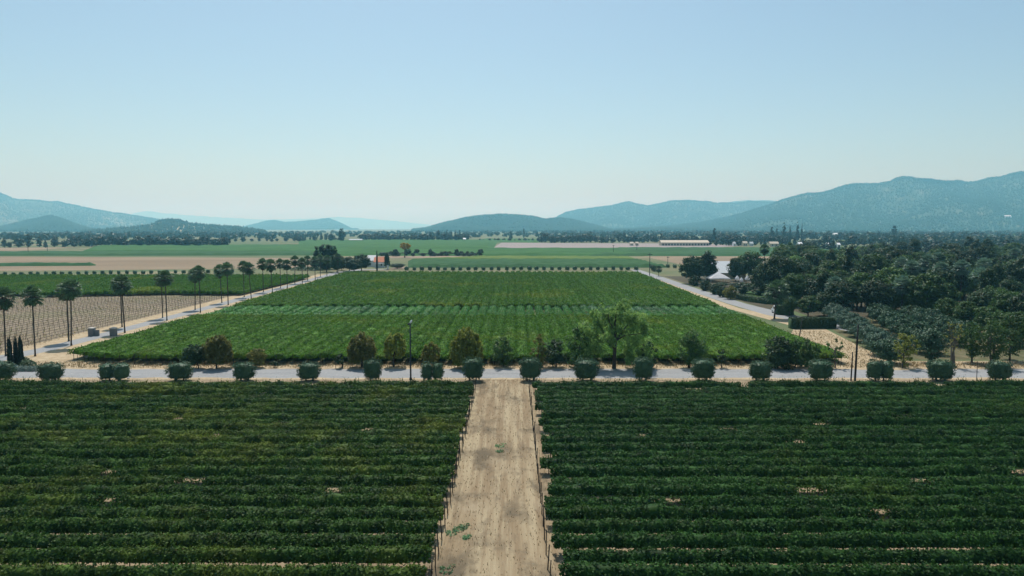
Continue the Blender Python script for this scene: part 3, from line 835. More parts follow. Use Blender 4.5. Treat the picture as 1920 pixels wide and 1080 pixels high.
# ------------------------------------------------------------------ palms
def palm_proto(seed, h=12.0, r_crown=2.1, n=56, skirt=2.4, r0=0.125):
    rng = random.Random(seed)
    bend = rng.uniform(-0.5, 0.5)
    mb = MB()
    mb.tube([(0, 0, -0.05), (0.02, 0, 0.5), (bend * 0.5, 0, h * 0.4), (bend * 0.8, 0, h * 0.7), (bend, 0, h - r_crown)], [r0 * 1.6, r0 * 1.1, r0, r0 * 0.9, r0 * 0.85], 8)
    tm = mb.mesh('trunk', M['palm_bark'], True)
    base = Vector((bend, 0, h - r_crown * 1.0))
    cb = MB()
    for k in range(n):
        f = (k + 0.5) / n
        el = math.radians(90 - 142 * f ** 1.12) + rng.uniform(-0.12, 0.12)
        az = k * 2.39996 + rng.uniform(-0.2, 0.2)
        dv = Vector((math.cos(az) * math.cos(el), math.sin(az) * math.cos(el), math.sin(el)))
        L1 = r_crown * rng.uniform(0.48, 0.62)
        p = base + dv * L1 + Vector((0, 0, -0.10 * L1))
        lat = dv.cross(Vector((0, 0, 1)))
        if lat.length < 0.05: lat = Vector((1, 0, 0))
        lat.normalize()
        up = lat.cross(dv)
        cb.add([tuple(base + lat * 0.02), tuple(base - lat * 0.02), tuple(p - lat * 0.02), tuple(p + lat * 0.02)], [(0, 1, 2, 3)])
        fr = r_crown * rng.uniform(0.42, 0.56)
        for b in range(-4, 5):
            a = b * 0.30 + rng.uniform(-0.05, 0.05)
            q = dv * math.cos(a) + lat * math.sin(a)
            w_ = (lat * math.cos(a) - dv * math.sin(a)) * 0.075 * fr * 1.6
            mid = p + q * fr * 0.6 + up * (0.03 * ((b % 2) * 2 - 1))
            tip = p + q * fr * (1.05 - 0.02 * b * b) + Vector((0, 0, -fr * rng.uniform(0.05, 0.30)))
            cb.add([tuple(p), tuple(mid + w_), tuple(tip), tuple(mid - w_)], [(0, 1, 2, 3)])
    cm = cb.mesh('crown', M['palm'])
    sb = MB()
    for k in range(130):
        az = rng.uniform(0, 6.283); f = rng.uniform(0, 1)
        z0 = base.z - f * skirt * 0.8 + 0.22
        ro = 0.25 + 0.1 * f
        L1 = rng.uniform(0.7, 1.3) * (1 - 0.4 * f)
        out = rng.uniform(0.45, 1.15) * (1 - 0.72 * f)
        p0 = Vector((bend + math.cos(az) * ro * 0.7, math.sin(az) * ro * 0.7, z0))
        tip = p0 + Vector((math.cos(az) * out, math.sin(az) * out, -L1))
        mid = p0.lerp(tip, 0.5) + Vector((math.cos(az) * 0.12, math.sin(az) * 0.12, 0.05))
        lt = Vector((-math.sin(az), math.cos(az), 0)) * rng.uniform(0.12, 0.24)
        sb.add([tuple(p0), tuple(mid + lt), tuple(tip), tuple(mid - lt)], [(0, 1, 2, 3)])
    sm = sb.mesh('dead_frond_skirt', M['skirt'])
    return tm, cm, sm
PP = [palm_proto(30 + i, skirt=1.9 + 0.35 * (i % 3), n=66 + 4 * i) for i in range(5)]
def palm(px, by, top, k, label, group, s=None, base=None):
    xx, d = G(px, by) if base is None else base
    h = ZAT(top, d)
    o = empty('fan_palm', (xx, d, 0), label, 'palm', group, rnd.uniform(0, 6.28))
    zs = h / 12.0
    ss = s if s else rnd.uniform(0.95, 1.08)
    o.scale = (ss, ss, ss)
    t = link('trunk', PP[k][0], o)
    t.scale = (1, 1, (h / ss - 2.0) / 10.0)
    dz = h / ss - 12.0
    c = link('crown', PP[k][1], o, (0, 0, dz))
    if group == 'palms inside the wood':
        c.material_slots[0].link = 'OBJECT'; c.material_slots[0].material = M['palm_wood']
    link('dead_frond_skirt', PP[k][2], o, (0, 0, dz))
    return o
near_side = [(66, 668, 533), (134, 648, 520), (234, 624, 513), (313, 601, 505), (376, 586, 496), (428, 572, 490), (471, 560, 490), (511, 550, 484), (539, 542, 485), (567, 534, 482), (591, 528, 479), (613, 522, 477), (634, 516, 474)]
far_side = [(11, 668, 535), (129, 640, 524), (229, 613, 514), (305, 596, 508), (366, 581, 500), (416, 568, 494), (458, 557, 487), (494, 548, 483), (526, 540, 484), (553, 532, 478), (577, 526, 478), (601, 519, 476)]
for i, (px, by, top) in enumerate(near_side):
    lab = '%s palm from the road on the vineyard side of the drive' % ORD[i]
    palm(px, by, top, i % 5, lab, 'fan palms along the drive')
for i, (px, by, top) in enumerate(far_side):
    lab = '%s palm from the road on the dry field side of the drive' % ORD[i]
    palm(px, by, top, (i + 2) % 5, lab, 'fan palms along the drive')

# ------------------------------------------------------------------ entrance planting, pillars, poles
def cypress_proto(seed, n=260, leaf=0.14, lpc=6):
    rng = np.random.default_rng(seed)
    q, cc = crown_quads(rng, 'column', 0.9, 0.97, n, lpc, 0.05, leaf, 2.2, False, 0.3, 0.08, True)
    q[:, :, 2] += 0.03
    cm = quads_mesh('crown', q, M['cypress'])
    mb = MB(); mb.tube([(0, 0, -0.01), (0, 0, 0.6)], [0.10, 0.03], 6)
    return mb.mesh('trunk', M['bark']), cm
CYP = [cypress_proto(800 + i) for i in range(3)]
def cypress(px, by, top, wpx, label, group=None, k=0):
    xx, d = G(px, by)
    h = ZAT(top, d); w = wpx / F * d
    o = empty('cypress', (xx, d, 0), label, 'cypress', group)
    o.scale = (w, w, h)
    link('trunk', CYP[k][0], o); link('crown', CYP[k][1], o)
cypress(20, 690, 632, 11, 'slim dark cypress at the drive entrance, leftmost of three', 'three cypresses at the drive entrance', 0)
cypress(31, 688, 633, 10, 'slim dark cypress at the drive entrance, middle of three', 'three cypresses at the drive entrance', 1)
cypress(40, 689, 632, 11, 'slim dark cypress at the drive entrance, rightmost of three', 'three cypresses at the drive entrance', 2)
def mound(name, pts, h, mat, label, cat, n=1500, leaf=0.22, seed=1, kind=None):
    """a low planting over a ground polygon given as (x,y,r) blobs"""
    rng = np.random.default_rng(seed)
    Q = []
    tot = sum(p[2] ** 2 for p in pts)
    for (x0, y0, r) in pts:
        k = int(n * r * r / tot)
        a = rng.uniform(0, 6.283, k); rr = r * np.sqrt(rng.uniform(0, 1, k))
        z = h * np.sqrt(np.clip(1 - (rr / r) ** 2, 0, 1)) * rng.uniform(0.65, 1.05, k)
        C = np.stack([x0 + np.cos(a) * rr, y0 + np.sin(a) * rr, z + 0.03], 1)
        Nn = np.stack([np.cos(a) * rr / r, np.sin(a) * rr / r, np.full(k, 0.9)], 1) + rng.normal(size=(k, 3)) * 0.45
        Q.append(leaf_quads(rng, C, Nn, leaf * rng.uniform(0.6, 1.4, k), 1.5))
    o = link(name, quads_mesh(name, np.concatenate(Q), M[mat]))
    tag(o, label, cat, None, kind)
    return o
gx = lambda px, py: G(px, py)
mound('silver_shrub', [(*G(8, 690), 1.9), (*G(-8, 688), 2.2), (*G(22, 693), 1.3)], 0.9, 'bluish', 'silvery low shrub under the cypresses by the left edge', 'shrub', 1500, 0.2, 2)
mound('silver_hedge', [(*G(px, 695.5), 0.8) for px in (33, 40, 47, 54, 61, 66)], 0.75, 'bluish', 'low silvery clipped hedge along the road by three cypresses', 'hedge', 1200, 0.18, 3)
mound('green_shrub', [(*G(50, 690), 1.5), (*G(56, 692), 1.0), (*G(46, 684), 1.0)], 1.3, 'hedge', 'green shrub right of the three cypresses', 'shrub', 1200, 0.2, 4)
def pillar(px, by, label, wing=False):
    xx, d = G(px, by)
    o = empty('gate_pillar', (xx, d, 0), label, 'gate pillar', 'stone gate pillars on the palm drive')
    mb = MB(); mb.box(-0.52, 0.52, -0.52, 0.52, -0.02, 1.55); link('shaft', mb.mesh('shaft', M['stone']), o)
    mb = MB(); mb.box(-0.57, 0.57, -0.57, 0.57, 1.552, 1.70)
    mb.add([(-0.5, -0.5, 1.701), (0.5, -0.5, 1.701), (0.5, 0.5, 1.701), (-0.5, 0.5, 1.701), (0, 0, 1.86)], [(0, 1, 4), (1, 2, 4), (2, 3, 4), (3, 0, 4)])
    link('cap', mb.mesh('cap', M['stonecap']), o)
    if wing:
        mb = MB(); mb.box(0.53, 1.45, -0.2, 0.2, -0.02, 1.25); link('wing_wall', mb.mesh('wing_wall', M['stone']), o)
pillar(172.5, 630, 'grey stone gate pillar with side wall, left of the drive', True)
pillar(213, 630, 'grey stone gate pillar standing alone at the drive edge')

def simple_pole(px, by, top, r, label, mat='pole', name='utility_pole', cat='pole', lean=0.0, arm=None, d=None):
    if d is None: xx, d = G(px, by)
    else: xx = XAT(px, by, d)
    h = ZAT(top, d)
    o = empty(name, (xx, d, 0), label, cat)
    mb = MB(); mb.tube([(0, 0, -0.05), (lean * 0.5, 0, h * 0.5), (lean, 0, h)], [r, r * 0.9, r * 0.75], 8)
    link('shaft', mb.mesh('shaft', M[mat], True), o)
    if arm:
        mb = MB(); mb.box(lean - arm, lean + arm, -0.32, -0.2, h - 0.9, h - 0.7); link('crossarm', mb.mesh('crossarm', M[mat]), o)
        for s in (-0.85, 0.85):
            mb = MB(); mb.tube([(lean + arm * s, -0.26, h - 0.7), (lean + arm * s, -0.26, h - 0.4)], [0.07, 0.05], 6)
            link('insulator', mb.mesh('insulator', M['metal']), o)
    return o
simple_pole(1603, 714, 608, 0.16, 'tall dark timber pole beside the near road, taller of a pair', lean=0.15)
simple_pole(1595.5, 714, 660, 0.11, 'short dark timber post leaning beside the tall pole', lean=0.1)
simple_pole(1831, 714, 681, 0.05, 'thin grey marker post between the last two bushes', 'metal', 'marker_post', 'post')
simple_pole(1499, 632, 594, 0.11, 'grey leaning pole in the vines left of the box hedge', 'post', lean=0.5)
simple_pole(1218, 517, 474, 0.18, 'utility pole with crossarm at the far corner of the vineyard', arm=1.1)
simple_pole(1252, 500, 480, 0.14, 'small distant pole on the dry field edge', arm=0.7)
simple_pole(1194, 472, 455, 0.2, 'faint distant pole in the far green field', arm=0.9)
simple_pole(1150, 476, 459, 0.2, 'faint distant pole in far green field, left of another', arm=0.9)
simple_pole(53, 476, 462, 0.2, 'faint distant pole on the pale field, left of its twin', arm=0.9)
simple_pole(89, 474, 461, 0.2, 'faint distant pole on the pale field, right of its twin', arm=0.9)
# lamp post
xx, d = XAT(770, 700, 104.6), 104.6
o = empty('lamp_post', (xx, d, 0), 'tall slim street lamp beside the road with small head', 'street lamp')
h = ZAT(606, d)
mb = MB(); mb.tube([(0, 0, 0), (0, 0, h * 0.5), (0, 0, h)], [0.13, 0.11, 0.085], 10); pl = link('shaft', mb.mesh('shaft', M['metal'], True), o)
mb = MB(); mb.tube([(0, 0, 0), (0, 0, 0.35)], [0.22, 0.18], 10); link('base', mb.mesh('base', M['metal']), o)
mb = MB(); mb.tube([(0, 0, h - 0.05), (0.06, 0, h + 0.25), (0.3, 0, h + 0.42)], [0.06, 0.05, 0.04], 6); link('arm', mb.mesh('arm', M['metal'], True), o)
mb = MB(); mb.tube([(0.02, -0.05, h + 0.02), (0.14, -0.05, h + 0.22), (0.26, -0.05, h + 0.44)], [0.10, 0.16, 0.07], 8); link('lamp_head', mb.mesh('lamp_head', M['lampmetal'], True), o)
mb = MB(); mb.box(-0.35, -0.1, -0.1, 0.1, h - 0.25, h - 0.02); link('bracket', mb.mesh('bracket', M['metal']), o)

# ------------------------------------------------------------------ right side: hedges, olive orchard, shrubs
def box_hedge(name, pts, w, h, label, n, leaf=0.2, seed=1, mat='hedge'):
    rng = np.random.default_rng(seed)
    P = [np.array(p) for p in pts]
    seg = [np.linalg.norm(P[i+1] - P[i]) for i in range(len(P)-1)]
    tot = sum(seg)
    Q = []
    mb = MB()
    for i, s in enumerate(seg):
        k = int(n * s / tot)
        t = rng.uniform(0, 1, k)
        dr = (P[i+1] - P[i]) / s; nr = np.array([-dr[1], dr[0]])
        face = rng.uniform(0, 1, k)
        hh, ww = h, w / 2
        side = np.where(face < 0.42, -1, np.where(face < 0.66, 1, 0))
        off = np.where(side == 0, rng.uniform(-1, 1, k) * ww, side * ww) + rng.normal(size=k) * 0.05
        z = np.where(side == 0, hh, rng.uniform(0.05, 1, k) * hh) + rng.normal(size=k) * 0.05
        c = P[i] + dr * (t * s)[:, None] + nr * off[:, None]
        C = np.concatenate([c, z[:, None]], 1)
        Nn = np.concatenate([nr * side[:, None], (side == 0)[:, None] * 1.0], 1) + rng.normal(size=(k, 3)) * 0.4
        Q.append(leaf_quads(rng, C, Nn, leaf * rng.uniform(0.6, 1.4, k), 1.4))
        a, b = P[i], P[i+1]
        i0, i1 = a + nr * ww * 0.93, a - nr * ww * 0.93
        i2, i3 = b - nr * ww * 0.93, b + nr * ww * 0.93
        mb.add([(*q, 0) for q in (i0, i1, i2, i3)] + [(*q, h * 0.96) for q in (i0, i1, i2, i3)], [(4, 5, 6, 7), (0, 1, 5, 4), (1, 2, 6, 5), (2, 3, 7, 6), (3, 0, 4, 7)])
    o = link(name, quads_mesh(name, np.concatenate(Q), M[mat], mb))
    return tag(o, label, 'hedge')
a, b = G(1484, 617), G(1568, 616)
box_hedge('box_hedge', [(a[0], a[1] + 0.9), (b[0], b[1] + 0.9)], 1.8, ZAT(597, a[1]), 'long clipped box hedge across the end of the sandy path', 4200, 0.2, 11)
box_hedge('box_hedge', [G(1372, 557), G(1405, 565), G(1440, 570), G(1466, 570)], 2.2, 1.5, 'curved low clipped hedge along the bend of the side road', 2600, 0.3, 12)
box_hedge('box_hedge', [G(1457, 589), G(1486, 591)], 2.5, 2.3, 'dark clipped hedge right of the palm on the side road', 1600, 0.25, 13)
OLP = [tree_proto('ol%d' % i, 'round', 4.6, 3.3, 0.55, 'olive_grey', 150, 36, 0.45, 0.19, 0.13, 900 + i, irr=0.2, aspect=2.2, upright=True) for i in range(3)]
OLG = [tree_proto('og%d' % i, 'round', 4.6, 3.3, 0.5, 'olive', 150, 36, 0.45, 0.19, 0.13, 910 + i, irr=0.2, aspect=2.2, upright=True) for i in range(3)]
row1 = [(1652, 683), (1638, 668), (1622, 654), (1608, 643), (1595, 633), (1583, 624), (1572, 615), (1562, 607), (1553, 600), (1545, 594)]
for i, (px, by) in enumerate(row1):
    xx, d = G(px, by)
    place('olive_tree', OLP[i % 3] if i else OLG[0], (xx + 1.8, d + 1), '%s grey-green olive tree from the road, row edging the sandy path' % ORD[i], 'olive tree', 'olive trees edging the sandy path', rnd.uniform(1.1, 1.25), rnd.uniform(0, 6))
row2 = [(1735, 664), (1716, 652), (1698, 640), (1682, 630), (1668, 622), (1655, 613), (1643, 605)]
for i, (px, by) in enumerate(row2):
    xx, d = G(px, by)
    place('olive_tree', OLG[i % 3], (xx + 1, d + 1), '%s olive tree from the road in the second orchard row' % ORD[i], 'olive tree', 'olive trees in the second orchard row', rnd.uniform(1.2, 1.4), rnd.uniform(0, 6))
row3 = [(1795, 650), (1776, 640), (1757, 630), (1738, 622), (1720, 613), (1705, 606)]
for i, (px, by) in enumerate(row3):
    xx, d = G(px, by)
    place('olive_tree', OLG[(i + 1) % 3], (xx + 1, d + 1), '%s olive tree from the road in the third orchard row' % ORD[i], 'olive tree', 'olive trees in the third orchard row', rnd.uniform(1.2, 1.4), rnd.uniform(0, 6))
FT = {}
def forest_protos():
    spec = {'oak': ('round', 9.0, 11.0, 2.2, 'dark', 130, 30, 1.25, 0.62), 'green': ('round', 8.0, 10.5, 2.0, 'mid', 120, 30, 1.15, 0.60),
            'tall': ('column', 6.0, 14.0, 2.0, 'dark', 130, 28, 1.0, 0.58), 'loose': ('spread', 8.0, 10.0, 2.2, 'mid', 80, 26, 1.05, 0.62),
            'bright': ('round', 7.0, 8.5, 1.4, 'bright', 110, 28, 1.05, 0.55), 'conifer': ('cone', 5.5, 15.0, 1.5, 'dark', 130, 24, 0.8, 0.6)}
    for kk, (pr, w, h, b, mt, nc, lp, cr, lf) in spec.items():
        FT[kk] = [tree_proto(kk + str(i), pr, w, h, b, mt, int(nc * 1.25), int(lp * 1.9), cr, lf * 0.72, 0.26, 1000 + 17 * i + len(kk), irr=0.2, shell=0.33) for i in range(3)]
forest_protos()
# right part of the orchard/wood edge, darker loose trees
for i, (px, by, kk, s) in enumerate([(1775, 612, 'loose', 0.62), (1812, 622, 'green', 0.6), (1850, 634, 'loose', 0.62), (1880, 640, 'green', 0.55), (1912, 650, 'green', 0.6), (1838, 606, 'oak', 0.68), (1884, 612, 'green', 0.75), (1925, 622, 'oak', 0.75), (1900, 604, 'bright', 0.8), (1862, 600, 'green', 0.75)]):
    xx, d = G(px, by)
    place('orchard_edge_tree', FT[kk][i % 3], (xx, d), 'bushy tree between orchard rows and dark wood, %s from the left' % ORD[sorted((1775, 1812, 1850, 1880, 1912, 1838, 1884, 1925, 1900, 1862)).index(px)], 'tree', 'bushy trees between orchard and wood', s, rnd.uniform(0, 6))
# the wood
WL = {'oak': 'dark round-crowned tree inside the wood on the right', 'green': 'mid green round-crowned tree inside the wood on the right', 'tall': 'tall narrow dark tree inside the wood on the right',
      'loose': 'open wide-topped tree inside the wood on the right', 'bright': 'bright yellow-green bushy tree inside the wood on the right', 'conifer': 'pointed dark conifer inside the wood on the right'}
wood = random.Random(21)
pts = []
def in_wood(x, y):
    if y > 235 and x / y < 0.365: return False
    return y > 176 and x > 74 + max(0, (200 - y)) * 0.12 and x / y < 0.80 and y < 520 and not (235 < y < 420 and x < 96 + (y - 300) * 0.0 and y > 235) 
tries = 0
while len(pts) < 165 and tries < 6000:
    tries += 1
    y = 178 + 330 * wood.random() ** 1.25; x = wood.uniform(76, 0.78 * y + 6)
    if not in_wood(x, y): continue
    md = 5.2 + (y - 178) * 0.012
    if any((x - a) ** 2 + (y - b) ** 2 < md * md for a, b in pts): continue
    pts.append((x, y))
for (x, y) in pts:
    u = wood.random()
    front = y < 215
    kk = 'oak' if u < 0.32 else 'green' if u < 0.62 else 'tall' if u < 0.76 else 'loose' if u < 0.88 else 'bright' if u < 0.95 else 'conifer'
    s = wood.uniform(0.78, 1.25) * (0.85 if front else 1.0)
    if kk == 'conifer': s *= 0.85
    zone = ('at the front edge' if y < 220 else 'midway back' if y < 340 else 'at the far side') + (', left third' if x / y < 0.42 else ', right third' if x / y > 0.6 else ', middle third')
    place('woodland_tree', FT[kk][wood.randrange(3)], (x, y), WL[kk].replace(' inside the wood on the right', ' %s of the right wood' % zone), 'tree', 'trees of the wood on the right, ' + kk.replace('oak', 'dark').replace('loose', 'open'), s, wood.uniform(0, 6))
wp = [(1688, 560, 487), (1712, 572, 492), (1735, 560, 482), (1762, 570, 496), (1800, 572, 492), (1836, 585, 505), (1630, 590, 535), (1845, 560, 488), (1905, 556, 490), (1900, 530, 470), (1690, 592, 522), (1566, 585, 522), (1755, 540, 478)]
for i, (px, by, top) in enumerate(wp):
    xx, d = G(px, by)
    palm(px, by, top - 7, i % 5, 'fan palm amid the right wood, %s from the left of the palms there' % ORD[sorted(q[0] for q in wp).index(px)], 'palms inside the wood', 1.25)
palm(1452, 598, 522, 1, 'stout palm by the bend of the side road', None, 1.5)
palm(1434, 524, 456, 2, 'tallest palm above the trees right of the tent', None, 1.15)
palm(1465, 500, 455, 0, 'palm above the trees, left of a close pair', 'pair of palms above the trees', 1.2)
palm(1480, 500, 453, 3, 'palm above the trees, right of a close pair', 'pair of palms above the trees', 1.2)
palm(1235, 518, 497, 3, 'short palm by the far end of the side road', None, 0.85)
cypress(1573, 512, 474, 7, 'thin dark cypress at wood edge, left of two', 'two cypresses at the wood edge', 0)
cypress(1581, 512, 474, 7, 'thin dark cypress at wood edge, right of two', 'two cypresses at the wood edge', 1)
# garden side of the side road
def garden_tree(px, by, l, r_, top, kk, label, name='garden_tree', j=0):
    xx, d = G(px, by)
    p = FT[kk][j]
    bb = {'oak': (10.2, 11.2), 'green': (9.2, 10.7), 'tall': (7, 14.2), 'loose': (9, 10.2), 'bright': (8, 8.7), 'conifer': (6, 15)}[kk]
    w = (r_ - l) / F * d
    place(name, p, (xx, d), label, 'tree', None, w / bb[0], rnd.uniform(0, 6), ZAT(top, d) / bb[1])
garden_tree(1296, 532, 1274, 1318, 480, 'oak', 'dark tree left of the white tent, left of a taller tree')
garden_tree(1326, 527, 1308, 1346, 471, 'tall', 'taller dark tree just left of the white tent', j=1)
garden_tree(1312, 524, 1290, 1336, 484, 'oak', 'dark tree half hidden between two dark trees left of tent', j=2)
garden_tree(1379, 527, 1362, 1396, 484, 'oak', 'dark tree just right of the white tent', j=1)
garden_tree(1404, 524, 1380, 1432, 472, 'green', 'broad paler green tree right of the white tent')
garden_tree(1430, 545, 1412, 1450, 500, 'green', 'mid green tree in front of the tallest palm', j=2)
garden_tree(1455, 540, 1432, 1480, 484, 'bright', 'yellowish tree between tallest palm and close palm pair', j=1)
garden_tree(1492, 540, 1466, 1520, 480, 'bright', 'yellow-green broad tree below the close palm pair', j=2)
garden_tree(1520, 535, 1498, 1545, 478, 'oak', 'dark tree between the palm pair and two cypresses', j=0)
garden_tree(1550, 540, 1526, 1572, 488, 'oak', 'dark tree just left of two thin cypresses', j=1)
garden_tree(1500, 570, 1472, 1530, 515, 'oak', 'dark tree above the curved hedge at the bend', j=2)
garden_tree(1538, 580, 1508, 1566, 520, 'oak', 'dark tree behind the long box hedge', j=0)
garden_tree(1480, 592, 1468, 1500, 556, 'loose', 'small pale tree right of the stout palm', j=0)
garden_tree(1515, 594, 1498, 1540, 555, 'green', 'dark green tree right behind the box hedge', j=1)
garden_tree(1545, 592, 1525, 1568, 548, 'oak', 'dark tree at the right end behind the box hedge', j=2)
SH = [tree_proto('sh%d' % i, 'round', 3.6, 3.4, 0.15, ('dark', 'hedge', 'brown')[i], 80, 26, 0.45, 0.30, 0.08, 950 + i, irr=0.12) for i in range(3)]
for i, (px, by, wpx, hpx, k, lab) in enumerate([(1302, 536, 26, 20, 0, 'round dark shrub farthest along the side road shrubs'), (1322, 545, 26, 20, 0, 'second round dark shrub from the far end of side road shrubs'), (1340, 552, 26, 20, 1, 'greener round shrub in the middle of the side road shrubs'),
        (1354, 557, 24, 20, 1, 'green shrub left of the dark reddish shrub by the side road'), (1369, 561, 30, 26, 2, 'large dark reddish shrub at the near end of side road shrubs'), (1226, 509, 14, 11, 0, 'round shrub between utility pole and short palm'),
        (1393, 550, 44, 20, 1, 'broad green shrub in the garden behind reddish shrub'), (1422, 553, 44, 22, 1, 'broad green shrub in the garden left of stout palm'), (1380, 539, 36, 9, 0, 'dark garden shrub below the white parasols'), (1404, 541, 36, 10, 0, 'dark garden shrub behind the broad green shrubs'), (1352, 538, 30, 9, 1, 'low green shrub in front of the white tent')]):
    xx, d = G(px, by)
    s = wpx / F * d / 4.2
    place('round_shrub', SH[k], (xx, d), lab, 'shrub', None, s, rnd.uniform(0, 6), hpx / F * d / 3.5)
sheet('lawn', [G(1380, 556), G(1450, 562), G(1470, 552), G(1400, 545)], 0.02, M['lawn'])

# ------------------------------------------------------------------ buildings, tent, vehicles
def gable(name, cx, cy, w, dp, hw, hr, wall, roof, label, cat='house', windows=(), over=0.5, rz=0.0, axis='x', group=None):
    """house with ridge along x; windows: (x0,x1,z0,z1) on the front face"""
    o = empty(name, (cx, cy, 0), label, cat, group, rz)
    mb = MB()
    a, b = w / 2, dp / 2
    mb.box(-a, a, -b, b, -0.05, hw)
    mb.add([(-a, -b, hw), (-a, b, hw), (-a, 0, hr - 0.15), (a, -b, hw), (a, b, hw), (a, 0, hr - 0.15)], [(0, 2, 1), (3, 4, 5)])
    link('wall', mb.mesh('wall', M[wall]), o)
    mb = MB()
    ao, bo = a + over, b + over
    zl = hw - (hr - hw) * over / b
    for s in (-1, 1):
        mb.add([(-ao, s * bo, zl), (ao, s * bo, zl), (ao, 0, hr), (-ao, 0, hr), (-ao, s * bo, zl + 0.18), (ao, s * bo, zl + 0.18), (ao, 0, hr + 0.18), (-ao, 0, hr + 0.18)],
               [(0, 1, 2, 3), (7, 6, 5, 4), (0, 4, 5, 1), (0, 3, 7, 4), (1, 5, 6, 2)])
    link('roof', mb.mesh('roof', M[roof]), o)
    for (x0, x1, z0, z1) in windows:
        mb = MB(); mb.box(x0, x1, -b - 0.03, -b + 0.02, z0, z1); wdw = link('window', mb.mesh('window', M['darkopen']), o)
        mb = MB()
        for q in ((x0 - 0.1, x0, z0, z1), (x1, x1 + 0.1, z0, z1), (x0 - 0.1, x1 + 0.1, z1, z1 + 0.1), (x0 - 0.1, x1 + 0.1, z0 - 0.1, z0)):
            mb.box(q[0], q[1], -b - 0.07, -b + 0.02, q[2], q[3])
        link('frame', mb.mesh('frame', M['white']), wdw)
    return o
# barn behind the tent
xx, d = G(1353, 514)
gable('barn', XAT(1353, 505, 322), 326, 17, 22, 2.6, 7.0, 'cream', 'roof_grey', 'barn with broad pale grey roof behind the white tent', 'barn', [(-6, -4.5, 0.9, 2.1), (4, 5.5, 0.9, 2.1)])
# white tent
xx, d = G(1346, 529)
o = empty('tent', (xx, d, 0), 'large white peaked tent in the garden by the side road', 'tent')
mb = MB()
w2, dp2 = 3.9, 3.9
rim = [(-w2, -dp2, 1.75), (0, -dp2 - 0.3, 1.9), (w2, -dp2, 1.75), (w2 + 0.3, 0, 1.9), (w2, dp2, 1.75), (0, dp2 + 0.3, 1.9), (-w2, dp2, 1.75), (-w2 - 0.3, 0, 1.9)]
mids = [(p[0] * 0.55, p[1] * 0.55, 2.95) for p in rim]
vs = rim + mids + [(0, 0, 4.1)]
mb.add(vs, [(i, (i+1) % 8, 8 + (i+1) % 8, 8 + i) for i in range(8)] + [(8 + i, 8 + (i+1) % 8, 16) for i in range(8)])
link('canopy', mb.mesh('canopy', M['canvas']), o)
mb = MB()
mb.add([(p[0], p[1], p[2] - 0.01) for p in rim] + [(p[0] * 1.01, p[1] * 1.01, p[2] - 0.35) for p in rim], [(i, 8 + i, 8 + (i+1) % 8, (i+1) % 8) for i in range(8)])
link('valance', mb.mesh('valance', M['canvas']), o)
for sx in (-1, 1):
    for sy in (-1, 1):
        mb = MB(); mb.tube([(sx * w2 * 0.985, sy * dp2 * 0.985, 0), (sx * w2 * 0.985, sy * dp2 * 0.985, 1.74)], [0.06, 0.06], 6); link('pole', mb.mesh('pole', M['lampmetal']), o)
def parasol(px, by, top, w, label):
    xx, d = G(px, by)
    o = empty('parasol', (xx, d, 0), label, 'parasol', 'white parasols in the garden right of the tent')
    h = ZAT(top, d)
    mb = MB(); mb.tube([(0, 0, 0), (0, 0, h - 0.05)], [0.05, 0.04], 6); link('pole', mb.mesh('pole', M['lampmetal']), o)
    mb = MB(); k = 8
    rim = [(math.cos(2*math.pi*i/k) * w, math.sin(2*math.pi*i/k) * w, h - 1.2) for i in range(k)]
    rim2 = [(x, y, z - 0.7) for x, y, z in rim]
    mb.add(rim + [(0, 0, h)], [(i, (i+1) % k, k) for i in range(k)])
    mb.add(rim + rim2, [(i, k+i, k+(i+1) % k, (i+1) % k) for i in range(0, k, 1)])
    link('canopy', mb.mesh('canopy', M['canvas']), o)
parasol(1382, 530, 516, 0.9, 'white parasol right of the tent, leftmost of three')
parasol(1390, 531, 519, 0.8, 'white parasol right of the tent, middle of three')
parasol(1401, 531, 516, 1.0, 'white parasol right of the tent, rightmost of three')
# van behind the stout palm
def van(px, by, label, rz=0.0):
    xx, d = G(px, by)
    o = empty('parked_van', (xx, d, 0), label, 'van', None, rz)
    mb = MB()
    prof = [(-2.3, 0.35), (-2.35, 1.0), (-2.2, 1.9), (-1.9, 2.0), (1.0, 2.0), (1.7, 1.25), (2.35, 1.05), (2.4, 0.4)]
    n = len(prof)
    vs = [(-0.9, p[0], p[1]) for p in prof] + [(0.9, p[0], p[1]) for p in prof]
    mb.add(vs, [tuple(range(n)), tuple(reversed(range(n, 2 * n)))] + [(i, n + i, n + (i + 1) % n, (i + 1) % n) for i in range(n)])
    body = link('body', mb.mesh('body', M['white']), o)
    mb = MB(); mb.box(-0.75, 0.75, -2.36, -2.27, 1.25, 1.75); link('rear_window', mb.mesh('rear_window', M['glass']), o)
    for s in (-1, 1):
        mb = MB(); mb.box(s * 0.905 - 0.01, s * 0.905 + 0.01, -0.2, 1.0, 1.2, 1.75); link('side_window', mb.mesh('side_window', M['glass']), o)
        for yy in (-1.4, 1.5):
            mb = MB(); mb.tube([(s * 0.7, yy, 0.34), (s * 0.93, yy, 0.34)], [0.34, 0.34], 14); mb.tube([(s * 0.93, yy, 0.34), (s * 0.7, yy, 0.34)], [0.34, 0.34], 14)
            w_ = link('wheel', mb.mesh('wheel', M['rubber']), o)
            mb = MB(); mb.tube([(s * 0.92, yy, 0.34), (s * 0.945, yy, 0.34)], [0.19, 0.17], 10); link('rim', mb.mesh('rim', M['lampmetal']), w_)
van(1459, 588, 'white van half hidden behind the stout palm trunk', 0.05)
